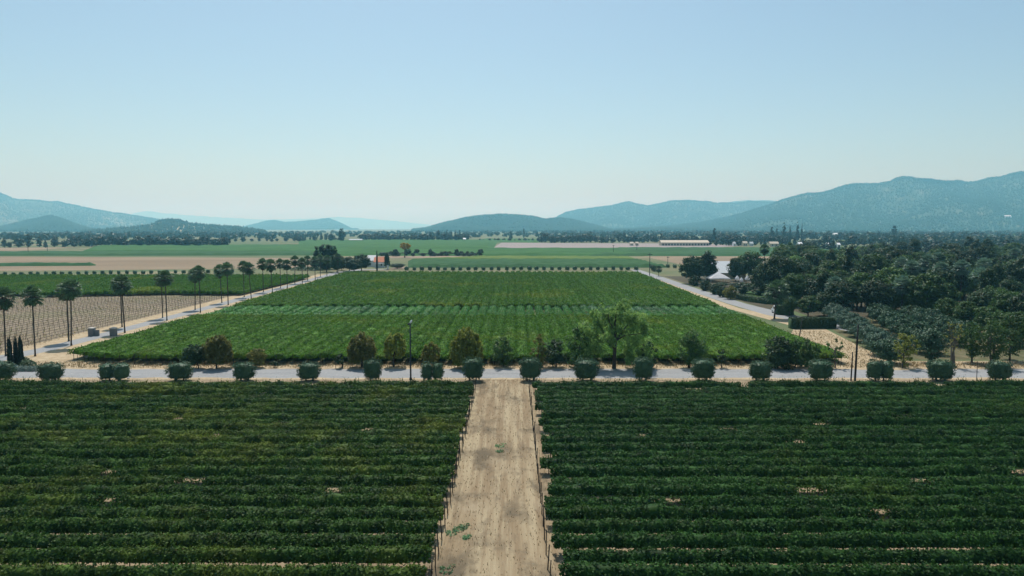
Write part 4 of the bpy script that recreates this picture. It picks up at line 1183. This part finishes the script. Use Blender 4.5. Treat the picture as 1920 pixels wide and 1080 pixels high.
# farmhouse cluster beyond the palm drive
xx, d = G(700, 501)
gable('farm_shed', XAT(699, 495, 418), 418, 4.6, 9, 3.6, 6.2, 'white', 'roof_grey', 'shed with pale grey roof beside the orange-roofed farmhouse', 'shed', [(-1.2, -0.2, 1, 2.2)])
fh = gable('farmhouse', XAT(713, 495, 408), 408, 5.4, 7, 3.3, 5.6, 'white', 'roof_orange', 'white farmhouse with orange tiled roof among dark trees', 'house', [(-1.8, -0.9, 1.0, 2.2), (0.9, 1.8, 1.0, 2.2)])
mb = MB(); mb.box(-1.7, 2.2, -6.2, -3.55, 2.35, 2.5); link('porch_roof', mb.mesh('porch_roof', M['white']), fh)
for q in (-1.6, 2.1):
    mb = MB(); mb.box(q - 0.08, q + 0.08, -6.15, -6.0, 0, 2.34); link('porch_post', mb.mesh('porch_post', M['white']), fh)
xx, d = G(727, 506)
o = empty('signboard', (xx, d, 0), 'small bright white board by dark trees right of farmhouse', 'sign')
mb = MB(); mb.box(-0.5, 0.5, -0.06, 0.06, 0.5, 2.4); link('board', mb.mesh('board', M['white']), o)
for s in (-0.4, 0.4):
    mb = MB(); mb.box(s - 0.05, s + 0.05, 0.065, 0.14, 0, 2.2); link('post', mb.mesh('post', M['post']), o)
fc = [(594, 506, 583, 606, 461, 'conifer', 'tall dark tree left end of the farmhouse trees'), (606, 505, 590, 616, 459, 'tall', 'tall dark tree second from left by the farmhouse drive'), (617, 505, 606, 630, 458, 'tall', 'tallest dark tree in the farmhouse group'),
      (628, 505, 618, 638, 460, 'conifer', 'pointed dark tree right of tallest farmhouse tree'), (632, 511, 618, 648, 478, 'oak', 'dark round tree at the end of the palm drive'), (655, 508, 642, 670, 482, 'oak', 'dark round tree right of the last palm'), (678, 508, 660, 694, 477, 'oak', 'broad dark tree left of the grey-roofed shed'),
      (664, 510, 648, 684, 486, 'oak', 'low dark tree in front of the broad one'), (726, 505, 720, 732, 473, 'tall', 'narrow dark tree right of the orange roof'), (612, 510, 596, 626, 484, 'oak', 'dark low tree at the left of the drive end'), (641, 507, 634, 650, 480, 'tall', 'narrow dark tree between two round ones'), (745, 504, 732, 760, 494, 'oak', 'low dark tree right of the white board')]
for i, (px, by, l, r_, top, kk, lab) in enumerate(fc):
    garden_tree(px, by, l, r_, top, kk, lab, 'farm_tree', i % 3)
cypress(707, 508, 471, 4, 'very thin cypress between shed and orange roof', None, 2)
mound('hedge_mound', [(*G(px, 507), 4.0) for px in (560, 572, 584, 596, 606)] , 2.0, 'hedge', 'long low green hedge left of the farmhouse trees', 'hedge', 1500, 0.6, 6)
# winery, far
def winery():
    d0 = 905
    xL, xR = XAT(1238, 455, d0), XAT(1326, 455, d0)
    w = xR - xL
    wins = [(-w/2 + w * (i + 0.3) / 16, -w/2 + w * (i + 0.75) / 16, 0.4, 2.6) for i in range(16)]
    gable('winery_building', (xL + xR) / 2, d0, w, 16, 4.0, 6.5, 'cream', 'roof_tan', 'long cream winery building with row of dark openings, far right of centre', 'building', wins, 0.6)
winery()
# ------------------------------------------------------------------ far fields
def vineyard_slab(quad, cell_x, cell_y, h, mat, seed, name='vineyard'):
    """far vineyard: a closed lumpy canopy over a ground quad (bl, br, tr, tl in photo pixels)"""
    rng = np.random.default_rng(seed)
    bl, br, tr, tl = [np.array(G(*q)) for q in quad]
    nx = int(min(140, max(8, np.linalg.norm(br - bl) / cell_x))); ny = int(min(140, max(4, np.linalg.norm(tl - bl) / cell_y)))
    U_, V_ = np.meshgrid(np.linspace(0, 1, nx), np.linspace(0, 1, ny))
    P = (bl * (1 - U_[..., None]) + br * U_[..., None]) * (1 - V_[..., None]) + (tl * (1 - U_[..., None]) + tr * U_[..., None]) * V_[..., None]
    Z = h * (0.75 + 0.5 * rng.uniform(size=U_.shape))
    Z[0, :] = Z[-1, :] = 0.02; Z[:, 0] = Z[:, -1] = 0.02
    co = np.concatenate([P, Z[..., None]], 2).reshape(-1, 3)
    fs = [(j*nx+i, j*nx+i+1, (j+1)*nx+i+1, (j+1)*nx+i) for j in range(ny-1) for i in range(nx-1)]
    me = bpy.data.meshes.new(name); me.from_pydata(co.tolist(), [], fs); me.materials.append(mat); me.update()
    o = link(name, me); o['kind'] = 'stuff'
    return o
def fieldmat(name, c, c2, sc_=0.02, st=(1, 1, 1)): return layered_mat(name, [(c,), (c2, sc_, st, 0.4, 0.65)], bump=0)
M['fg1'] = fieldmat('far_vines', (0.034, 0.105, 0.022), (0.05, 0.135, 0.03), 0.02)
M['fg2'] = fieldmat('far_vines_dark', (0.028, 0.085, 0.025), (0.038, 0.105, 0.03), 0.02)
M['fg3'] = fieldmat('far_vines_yellow', (0.10, 0.16, 0.035), (0.13, 0.18, 0.04), 0.03)
M['tan1'] = fieldmat('far_dry_grass', (0.21, 0.155, 0.095), (0.295, 0.23, 0.15), 0.015, (0.4, 1, 1))
M['tan2'] = fieldmat('far_dry_earth', (0.26, 0.19, 0.13), (0.32, 0.25, 0.18), 0.02, (0.3, 1, 1))
M['lil'] = fieldmat('far_fallow_earth', (0.30, 0.25, 0.24), (0.26, 0.23, 0.20), 0.01, (0.3, 1, 1))
# ground sheets (flat, 5 cm steps so that they stay apart at a kilometre)
sheet('dry_field', [G(-60, 508.5), G(610, 503), G(610, 484), G(-60, 481)], 0.05, M['tan1'])
sheet('dry_field', [G(-60, 472), G(40, 470), G(150, 463.5), G(-60, 464.5)], 0.06, M['tan1'])
sheet('dry_field', [G(700, 484.5), G(905, 482), G(918, 481), G(890, 477), G(700, 479.5)], 0.06, M['tan2'])
sheet('dry_field', [G(1290, 499), G(1600, 500), G(1600, 481), G(1205, 480.5)], 0.06, M['tan1'])
sheet('fallow_field', [G(925, 465), G(1345, 464), G(1400, 460.5), G(1300, 457), G(940, 455)], 0.06, M['lil'])
sheet('farm_lane', [G(724, 506), G(762, 504), G(770, 499.5), G(742, 501)], 0.05, M['tan2'])
vineyard_slab([(-60, 500), (180, 498.5), (180, 496), (-60, 496)], 3, 4, 1.4, M['fg2'], 1)
vineyard_slab([(-80, 480), (600, 479), (600, 473), (-80, 474)], 6, 6, 1.5, M['fg2'], 2)
vineyard_slab([(150, 472.5), (600, 472.5), (600, 460), (180, 461)], 6, 8, 1.5, M['fg1'], 3)
vineyard_slab([(600, 480), (1210, 480), (1190, 467), (600, 467)], 6, 6, 1.6, M['fg1'], 4)
vineyard_slab([(560, 466.5), (925, 466.5), (935, 450.5), (560, 451)], 7, 14, 1.6, M['fg1'], 5)
vineyard_slab([(765, 502), (1255, 502), (1200, 489), (765, 489)], 3, 4, 1.6, M['vine_mid'] if False else M['fg2'], 6)
vineyard_slab([(775, 488.8), (1205, 488.8), (1180, 483.5), (900, 483)], 4, 4, 1.5, M['fg3'], 7)
vineyard_slab([(1100, 480.3), (1620, 480.3), (1620, 466), (1150, 466)], 6, 7, 1.6, M['fg2'], 8)
vineyard_slab([(930, 454.5), (1010, 455), (1010, 449), (900, 448)], 8, 14, 1.6, M['fg1'], 9)
vineyard_slab([(1560, 445), (1700, 443), (1700, 438), (1560, 439)], 12, 30, 1.6, M['fg3'], 10)
vineyard_slab([(1780, 443), (1980, 441), (1980, 436), (1780, 437)], 12, 30, 1.6, M['fg1'], 11)

# ------------------------------------------------------------------ far trees, one by one
def far_proto(kind, seed):
    spec = {'far_round': ('round', 11, 11, 1.2, 60, 8, 1.9, 1.7), 'far_tall': ('column', 8, 17, 1.2, 70, 8, 1.5, 1.6), 'far_conifer': ('cone', 7.5, 20, 1.0, 80, 7, 1.2, 1.5)}[kind]
    return tree_proto(kind + str(seed), spec[0], spec[1], spec[2], spec[3], 'far_tree', spec[4], spec[5], spec[6], spec[7], 0.35, seed, irr=0.3, n_limb=3)
FAR = {k: [far_proto(k, 2000 + 31 * j + i) for i in range(3)] for j, k in enumerate(('far_round', 'far_tall', 'far_conifer'))}
FH = {'far_round': (12.6, 11.8), 'far_tall': (9.2, 17.5), 'far_conifer': (8.4, 20.3)}
def far_tree(px, by, top, kk, label, group, wpx=None):
    xx, d = G(px, by)
    h = ZAT(top, d)
    sz = h / FH[kk][1]
    s = sz if wpx is None else (wpx / F * d) / FH[kk][0]
    place('distant_tree', FAR[kk][frnd.randrange(3)], (xx, d), label, 'tree', group, s, frnd.uniform(0, 6), sz)
frnd = random.Random(9)
KN = {'far_round': 'rounded', 'far_tall': 'tall narrow', 'far_conifer': 'pointed'}
def belt(x0, x1, by, top_lo, top_hi, step, where, mix=(0.7, 0.2, 0.1)):
    px = x0
    while px < x1:
        u = frnd.random()
        kk = 'far_round' if u < mix[0] else 'far_tall' if u < mix[0] + mix[1] else 'far_conifer'
        t = frnd.uniform(top_hi, top_lo) - (3 if kk != 'far_round' else 0)
        b_ = by + frnd.uniform(-1.0, 1.0)
        far_tree(px, b_, t, kk, 'distant dark %s tree in the belt %s' % (KN[kk], where), 'distant trees ' + where, None if kk != 'far_round' else (b_ - t) * frnd.uniform(0.95, 1.5))
        px += step * frnd.uniform(0.6, 1.4)
belt(-20, 140, 463.5, 455, 443, 15, 'below the left hills', (0.6, 0.3, 0.1))
belt(140, 425, 461.5, 451, 441, 9, 'below the wooded knoll', (0.85, 0.1, 0.05))
belt(425, 560, 453, 448, 443, 14, 'left of the centre', (0.9, 0.1, 0))
belt(560, 640, 452, 446, 440, 11, 'at the centre', (0.8, 0.2, 0))
belt(680, 770, 451, 441, 436, 8, 'at the centre', (0.85, 0.1, 0.05))
belt(775, 880, 451, 442, 437, 7, 'below the middle hill', (0.7, 0.2, 0.1))
belt(900, 1010, 452, 449, 446, 10, 'in front of the middle hill', (0.95, 0.05, 0))
belt(1015, 1200, 455, 444, 436, 9, 'left of the winery', (0.85, 0.1, 0.05))
belt(1205, 1450, 454.5, 444, 436, 9, 'behind the winery', (0.8, 0.15, 0.05))
belt(1330, 1620, 460, 452, 440, 9, 'right of the winery', (0.8, 0.15, 0.05))
belt(1520, 1930, 470, 462, 447, 12, 'behind the right wood', (0.75, 0.2, 0.05))
belt(1600, 1930, 480, 468, 456, 13, 'just behind the right wood', (0.75, 0.2, 0.05))
belt(1440, 1930, 450, 443, 434, 11, 'under the right mountain', (0.75, 0.2, 0.05))
special = [(107, 461, 441, 'far_conifer', 'broad pointed tree standing alone before the left hills', 14), (54, 461, 437, 'far_tall', 'tall dark tree among the left field trees', 14), (621, 453, 433, 'far_conifer', 'pointed tree left of a taller round one at centre', 10), (641, 453, 427, 'far_tall', 'tallest dark tree on the centre skyline', 14),
           (751, 451, 432, 'far_conifer', 'pointed tree above the central belt', 9), (821, 450, 431, 'far_tall', 'squarish tall tree left of the conifer row', 11), (838, 450, 429, 'far_conifer', 'first pointed tree of conifer row below middle hill', 9), (846, 450, 430, 'far_conifer', 'second pointed tree of conifer row below middle hill', 9), (854, 450, 430, 'far_conifer', 'third pointed tree of conifer row below middle hill', 9), (862, 450, 430, 'far_conifer', 'fourth pointed tree of conifer row below middle hill', 9), (868, 450, 433, 'far_conifer', 'last pointed tree of conifer row below middle hill', 9),
           (958, 448, 430, 'far_conifer', 'dark pointed tree alone before the middle hill', 8), (982, 446, 427, 'far_tall', 'thin dark tree right of the lone pointed one', 4), (1339, 455, 421, 'far_conifer', 'tall dark tree right of the winery roof', 11),
           (1456, 452, 421, 'far_conifer', 'pointed tree at left of the tall conifer group', 6), (1470, 452, 415, 'far_conifer', 'tall conifer in the group under the right mountain', 13), (1481, 452, 416, 'far_conifer', 'slim tall conifer beside the group', 6), (1495, 452, 414, 'far_conifer', 'tallest conifer under the right mountain', 11), (1503, 452, 416, 'far_conifer', 'slim conifer at right of the tall conifer group', 5), (1676, 450, 419, 'far_tall', 'dark block-shaped tree before the right mountain', 10), (1447, 452, 424, 'far_tall', 'short tree at left end of tall conifer group', 8)]
for (px, by, top, kk, lab, wpx) in special: far_tree(px, by, top, kk, lab, None, wpx)
# shrub line and yellow tree in the middle distance
yp = tree_proto('gold', 'spread', 7.5, 11.5, 6.5, 'gold', 40, 16, 1.0, 0.9, 0.4, 3000, irr=0.25)
xx, d = G(759, 483)
place('yellow_tree', yp, (xx, d), 'lone tall tree with golden umbrella crown', 'tree', None, 1.0, 0, ZAT(454, d) / 12.0)
px = 716
k = 0
while px < 905:
    xx, d = G(px, 480 + frnd.uniform(-1, 1))
    h = ZAT(frnd.uniform(470, 474.5) if frnd.random() > 0.2 else 466, d)
    place('nursery_shrub', FAR['far_round'][frnd.randrange(3)], (xx, d), 'dark shrub in the long row along the far dry strip', 'shrub', 'dark shrubs along the far dry strip', frnd.uniform(0.26, 0.42), frnd.uniform(0, 6), h / 11.8)
    px += 5.4 * frnd.uniform(0.7, 1.3)

# ------------------------------------------------------------------ hills
HK = 1.8
HILLS = []
def hill(name, D, prof, mat, seed, front=700, back=500, rough=0.12, trees=0, tree_h=12, tree_w=9, label=None, cell=40):
    rng = np.random.default_rng(seed)
    D *= HK; front *= HK; back *= HK; tree_h *= 1.1; tree_w *= 1.25; cell *= 0.35 * HK; trees = int(trees * 2.2)
    P = np.array(prof, float)
    xsw = np.array([XAT(p[0], p[1], D) for p in P]); zsw = np.array([max(0.0, ZAT(p[1], D)) for p in P])
    n = int(min(260, (xsw[-1] - xsw[0]) / cell)) + 2
    X = np.linspace(xsw[0], xsw[-1], n)
    Z = np.interp(X, xsw, zsw)
    ker = np.array([1, 2, 1]) / 4
    Z *= 1 + 0.022 * noise1(rng, 0, 3.0, n)(np.arange(n)) + 0.025 * noise1(rng, 0, 9.0, n)(np.arange(n))
    vv = np.concatenate([np.linspace(-1, 0, 19)[:-1], np.linspace(0, 1, 7)])
    k1 = [(rng.uniform(0.002, 0.013), rng.uniform(0, 6.28), rng.uniform(-1.5, 1.5)) for _ in range(6)]
    grid = []
    for v in vv:
        if v <= 0: shape = (1 + v) ** 1.25 * (1 - 0.15 * math.sin(math.pi * (1 + v)))
        else: shape = (1 - v) ** 1.5
        ydist = D + (v * front if v < 0 else v * back)
        spur = sum(np.sin(X * a + ph + v * 3.0 * b) for a, ph, b in k1) / 3.4
        env = math.sin(math.pi * min(1, max(0, (1 + v)))) if v < 0 else 0
        zz = Z * np.clip(shape + spur * rough * 1.9 * env, 0, 1) - (0.5 if abs(v) == 1 else 0)
        yy = ydist + spur * 130 * (1 if v < 0 else 0.3) * (0 if v == 0 else 1)
        # keep the crest silhouette: points off the crest follow the view line
        grid.append(np.stack([X * (yy / D), yy, zz], 1))
    g = np.array(grid)
    ny = len(vv)
    fs = [(j*n+i, j*n+i+1, (j+1)*n+i+1, (j+1)*n+i) for j in range(ny-1) for i in range(n-1)]
    me = bpy.data.meshes.new(name); me.from_pydata(g.reshape(-1, 3).tolist(), [], fs); me.materials.append(mat)
    me.polygons.foreach_set('use_smooth', [True] * len(fs)); me.update()
    o = link(name, me); o['kind'] = 'structure'
    HILLS.append((g.reshape(-1, 3).tolist(), fs))
    if trees:
        nf = 18
        j = rng.uniform(0, nf + 0.999, trees); i = rng.uniform(0, n - 1.001, trees)
        crest = rng.uniform(size=trees) < 0.12
        j = np.where(crest, nf - rng.uniform(0, 0.3, trees), j)
        # leave clearings
        cl = np.sin(i * 0.075 + seed) * np.sin(j * 0.9 + i * 0.025) + 0.4 * rng.normal(size=trees)
        keep = (cl < np.where(j < 7, 0.50, 0.85)) | crest
        i, j = i[keep], j[keep]
        i0, j0 = i.astype(int), j.astype(int); fi, fj = (i - i0)[:, None], (j - j0)[:, None]
        B = (g[j0, i0] * (1 - fi) + g[j0, i0+1] * fi) * (1 - fj) + (g[j0+1, i0] * (1 - fi) + g[j0+1, i0+1] * fi) * fj
        B = B[B[:, 2] > 1.0]
        m = len(B)
        hh = tree_h * rng.uniform(0.5, 1.25, m)[:, None]; ww = tree_w * rng.uniform(0.6, 1.3, m)[:, None] * 0.5
        conif = rng.uniform(size=(m, 1)) < 0.3
        ww = np.where(conif, ww * 0.6, ww); hh = np.where(conif, hh * 1.25, hh)
        th = rng.uniform(0, 6.28, m)
        V = []
        midz = np.where(conif, 0.25, 0.5)
        for a in range(4):
            q = th + a * math.pi / 2
            V.append(B + np.concatenate([np.cos(q)[:, None] * ww, np.sin(q)[:, None] * ww, hh * midz], 1))
        V.append(B + np.concatenate([0*ww, 0*ww, hh], 1)); V.append(B - np.array([0, 0, 1.5]))
        V = np.stack(V, 1).reshape(-1, 3)
        F_ = np.array([(0, 1, 4), (1, 2, 4), (2, 3, 4), (3, 0, 4), (1, 0, 5), (2, 1, 5), (3, 2, 5), (0, 3, 5)])
        FF = (F_[None] + (np.arange(m) * 6)[:, None, None]).reshape(-1, 3)
        me = bpy.data.meshes.new('forest')
        me.vertices.add(len(V)); me.vertices.foreach_set('co', V.astype(np.float32).ravel())
        me.loops.add(FF.size); me.loops.foreach_set('vertex_index', FF.astype(np.int32).ravel())
        me.polygons.add(len(FF)); me.polygons.foreach_set('loop_start', (np.arange(len(FF)) * 3).astype(np.int32))
        me.materials.append(M['far_tree']); me.update(calc_edges=True)
        me.materials[0] = M['hill_tree']; f = link('forest', me); f['kind'] = 'stuff'
    return o
hill('hill', 3100, [(1140, 435), (1240, 427), (1320, 418), (1380, 405), (1430, 388), (1480, 372), (1510, 364), (1530, 362), (1560, 358), (1600, 348), (1650, 342), (1700, 334), (1740, 336), (1770, 340), (1830, 341), (1860, 332), (1900, 327), (1920, 325), (2050, 318), (2200, 330), (2350, 360), (2500, 420)], M['hill'], 1, 1000, 700, trees=20000)
hill('hill', 4400, [(1000, 432), (1030, 415), (1060, 400), (1085, 393), (1120, 391), (1150, 386), (1180, 379), (1195, 383), (1215, 388), (1235, 384), (1260, 377), (1290, 378), (1320, 379), (1345, 382), (1400, 378), (1470, 380), (1540, 400), (1600, 430)], M['hill'], 2, 1000, 700, trees=11000, tree_h=13, tree_w=11)
hill('hill', 6500, [(1250, 425), (1300, 395), (1340, 382), (1380, 377), (1420, 375), (1480, 380), (1600, 400)], M['hill'], 12, 900, 700)
hill('hill', 2700, [(770, 434), (800, 429), (830, 420), (870, 410), (905, 405), (935, 404), (970, 405), (1000, 408), (1020, 413), (1050, 411), (1070, 413), (1100, 420), (1130, 428), (1150, 433)], M['hill'], 3, 500, 400, trees=7000, tree_h=11)
hill('hill', 5000, [(420, 434), (440, 430), (475, 422), (500, 415), (515, 414), (535, 418), (570, 416), (600, 413), (617, 411), (640, 420), (660, 430), (680, 434)], M['hill'], 4, 700, 500, trees=4000, tree_h=13, tree_w=12)
hill('hill', 11500, [(180, 424), (240, 402), (270, 396), (300, 399), (350, 403), (420, 408), (500, 412), (580, 410), (640, 407), (680, 409), (740, 414), (790, 420), (840, 425), (900, 427)], M['hill'], 5, 1200, 900)
hill('hill', 4200, [(-260, 400), (-120, 350), (-60, 352), (0, 363), (30, 372), (70, 376), (110, 379), (145, 386), (185, 395), (215, 400), (250, 405), (290, 411), (340, 420), (380, 430)], M['hill_pale'], 6, 1100, 700, trees=7000, tree_h=12)
hill('hill', 2500, [(-140, 434), (-60, 428), (0, 428), (40, 418), (80, 408), (95, 405), (110, 409), (140, 421), (170, 431), (190, 434)], M['hill'], 7, 450, 400, trees=5000, tree_h=11)
hill('hill', 1800, [(150, 436), (180, 433), (230, 429), (280, 424), (300, 415), (320, 412), (340, 415), (370, 422), (410, 425), (450, 428), (480, 432), (500, 436)], M['hill_dry'], 8, 420, 400, trees=1100, tree_h=10, cell=25)
# far valley-floor woods that read as one mass
def woods(name, quad, n, h, w, seed):
    rng = np.random.default_rng(seed)
    bl, br, tr, tl = [np.array(G(*q)) for q in quad]
    u, v = rng.uniform(size=(n, 1)), rng.uniform(size=(n, 1))
    P = (bl * (1 - u) + br * u) * (1 - v) + (tl * (1 - u) + tr * u) * v
    Q = []
    for (x, y) in P:
        k = 26
        hh = h * rng.uniform(0.6, 1.25); ww = w * rng.uniform(0.7, 1.3)
        dd = nrm(rng.normal(size=(k, 3)))
        C = np.array([x, y, hh * 0.52]) + dd * np.array([ww * 0.5, ww * 0.5, hh * 0.46]) * rng.uniform(0.7, 1, (k, 1))
        Q.append(leaf_quads(rng, C, dd + rng.normal(size=(k, 3)) * 0.4, rng.uniform(0.35, 0.65, k) * ww * 0.75, 1.2))
    o = link(name, quads_mesh(name, np.concatenate(Q), M['far_tree'])); o['kind'] = 'stuff'
woods('woods', [(1000, 447), (1960, 447), (1960, 436), (1000, 436)], 800, 11, 15, 1)
woods('woods', [(-60, 455), (600, 448), (600, 438), (-60, 440)], 380, 10, 14, 2)
woods('woods', [(600, 446), (1000, 445), (1000, 435), (600, 436)], 220, 10, 14, 3)
woods('woods', [(1620, 462), (1960, 462), (1960, 448), (1560, 448)], 300, 10, 11, 4)

from mathutils.bvhtree import BVHTree
BV = [BVHTree.FromPolygons(v, f) for v, f in HILLS]
for i, (px, py, wpx, hpx, dd, lab, wl_, rf) in enumerate([
        (1184, 459, 6, 7, 900, 'small cream hut left of the long winery, left of two', 'cream', 'roof_tan'), (1194, 459, 5, 7, 900, 'small cream hut left of the long winery, right of two', 'cream', 'roof_tan'),
        (1450, 461, 16, 9, 860, 'cream house just right of the tallest palm', 'cream', 'roof_tan'), (1396, 460, 8, 9, 880, 'pale pink house among far trees right of winery', 'cream', 'roof_tan'),
        (1376, 460, 4, 8, 880, 'narrow white shed among far trees, left of pink house', 'white', 'roof_grey'), (1408, 460, 6, 8, 880, 'white shed just right of the pink house', 'white', 'roof_grey'),
        (1499, 462, 7, 9, 840, 'white gabled shed at the edge of far green field', 'white', 'white'), (1551, 463, 4, 8, 830, 'white shed at far field edge, left of a similar one', 'white', 'white'), (1571, 463, 5, 8, 830, 'white shed at far field edge, right of a similar one', 'white', 'white'),
        (1570, 438, 16, 6, 1900, 'large white farmhouse on the far valley floor', 'white', 'white'), (1888, 408, 12, 5, 2450, 'white house alone on the right hillside', 'white', 'white'),
        (871, 450, 5, 5, 1250, 'tiny white shed right of the far conifer group', 'white', 'white'), (668, 451, 24, 4, 1200, 'long low pale shed among the far central trees', 'cream', 'roof_grey'),
        (1737, 428, 4, 4, 1900, 'tiny white house left on the right valley floor', 'white', 'white'), (1796, 425, 4, 4, 1900, 'tiny white house middle on the right valley floor', 'white', 'white'), (1861, 429, 3, 5, 1700, 'tiny white house right on the right valley floor', 'white', 'white')]):
    hit = None
    if dd > 2000:
        dv = Vector(((px - CX) / F, CT + (CY - py) / F * ST, -ST + (CY - py) / F * CT)).normalized()
        for bv in BV:
            q = bv.ray_cast(Vector((0, 0, CAMH)), dv)
            if q[0] is not None and (hit is None or q[0].y < hit.y): hit = q[0]
        if hit is not None: dd = hit.y
    w = wpx / F * dd; h = hpx / F * dd
    o = gable('far_house', XAT(px, py, dd), dd, w, max(6, w * 0.7), h * 0.62, h, wl_, rf, lab, 'house', [(-w * 0.3, -w * 0.12, h * 0.15, h * 0.45), (w * 0.12, w * 0.3, h * 0.15, h * 0.45)], 0.3)
    if hit is not None: o.location = hit - Vector((0, 0, h * 0.1))

# ------------------------------------------------------------------ dry stubble, weeds
def stubble(name, n, region, h, mat, seed, w=0.03):
    rng = np.random.default_rng(seed)
    x = rng.uniform(region[0], region[1], n); y = rng.uniform(region[2], region[3], n)
    hh = h * rng.uniform(0.4, 1.3, n)
    a = rng.uniform(0, 6.28, n); lx, ly = rng.normal(size=n) * hh * 0.5, rng.normal(size=n) * hh * 0.5
    wx, wy = np.cos(a) * w, np.sin(a) * w
    z = np.zeros(n)
    V = np.stack([np.stack([x - wx, y - wy, z], 1), np.stack([x + wx, y + wy, z], 1), np.stack([x + lx + wx * .3, y + ly + wy * .3, hh], 1), np.stack([x + lx - wx * .3, y + ly - wy * .3, hh], 1)], 1)
    o = link(name, quads_mesh(name, V, M[mat])); o['kind'] = 'stuff'
stubble('dry_grass', 2600, (TL - 0.6, TR + 0.8, 42, 105.3), 0.16, 'straw', 1, 0.03)
stubble('dry_grass', 9000, (-80, 100, 113.6, 118.5), 0.32, 'straw', 2, 0.05)
stubble('dry_grass', 7000, (-170, -89, 114, 150), 0.3, 'straw', 3, 0.06)
stubble('dry_grass', 2500, (56, 66, 114, 155), 0.25, 'straw', 4, 0.05)
for i, (px, by, r) in enumerate([(937, 838, 0.55), (936, 848, 0.35), (860, 995, 0.5), (868, 990, 0.4), (874, 1010, 0.3), (846, 1002, 0.4), (836, 1072, 0.5)]):
    xx, d = G(px, by)
    lab = ['low green weed clump mid-way along the dirt track', 'small weed clump just below the larger one on track', 'weed clump on the left edge of dirt track, near end', 'weed clump joined to another on left of track', 'tiny weed clump below two others on track', 'weed clump touching the left vines beside the track', 'weed clump at the bottom left corner of the track'][i]
    mound('weed_clump', [(xx, d, r), (xx + r * 0.7, d + r * 1.3, r * 0.6), (xx - r * 0.6, d + r * 0.8, r * 0.5)], 0.12, 'weed', lab, 'weeds', 75, 0.13, 50 + i)
# ------------------------------------------------------------------ haze
mb = MB(); mb.box(-GX - 40, GX + 40, GY0 - 40, GY1 + 40, -1.0, 520.0)
m, nt, out = new_mat('haze_air')
pv = nt.nodes.new('ShaderNodeVolumePrincipled')
pv.inputs['Color'].default_value = c4(HAZE_COLOR)
pv.inputs['Density'].default_value = HAZE_DENSITY
pv.inputs['Absorption Color'].default_value = (1, 1, 1, 1)
pv.inputs['Anisotropy'].default_value = 0.35
nt.links.new(pv.outputs[0], out.inputs['Volume'])
hz = link('haze', mb.mesh('haze', m)); hz['kind'] = 'stuff'
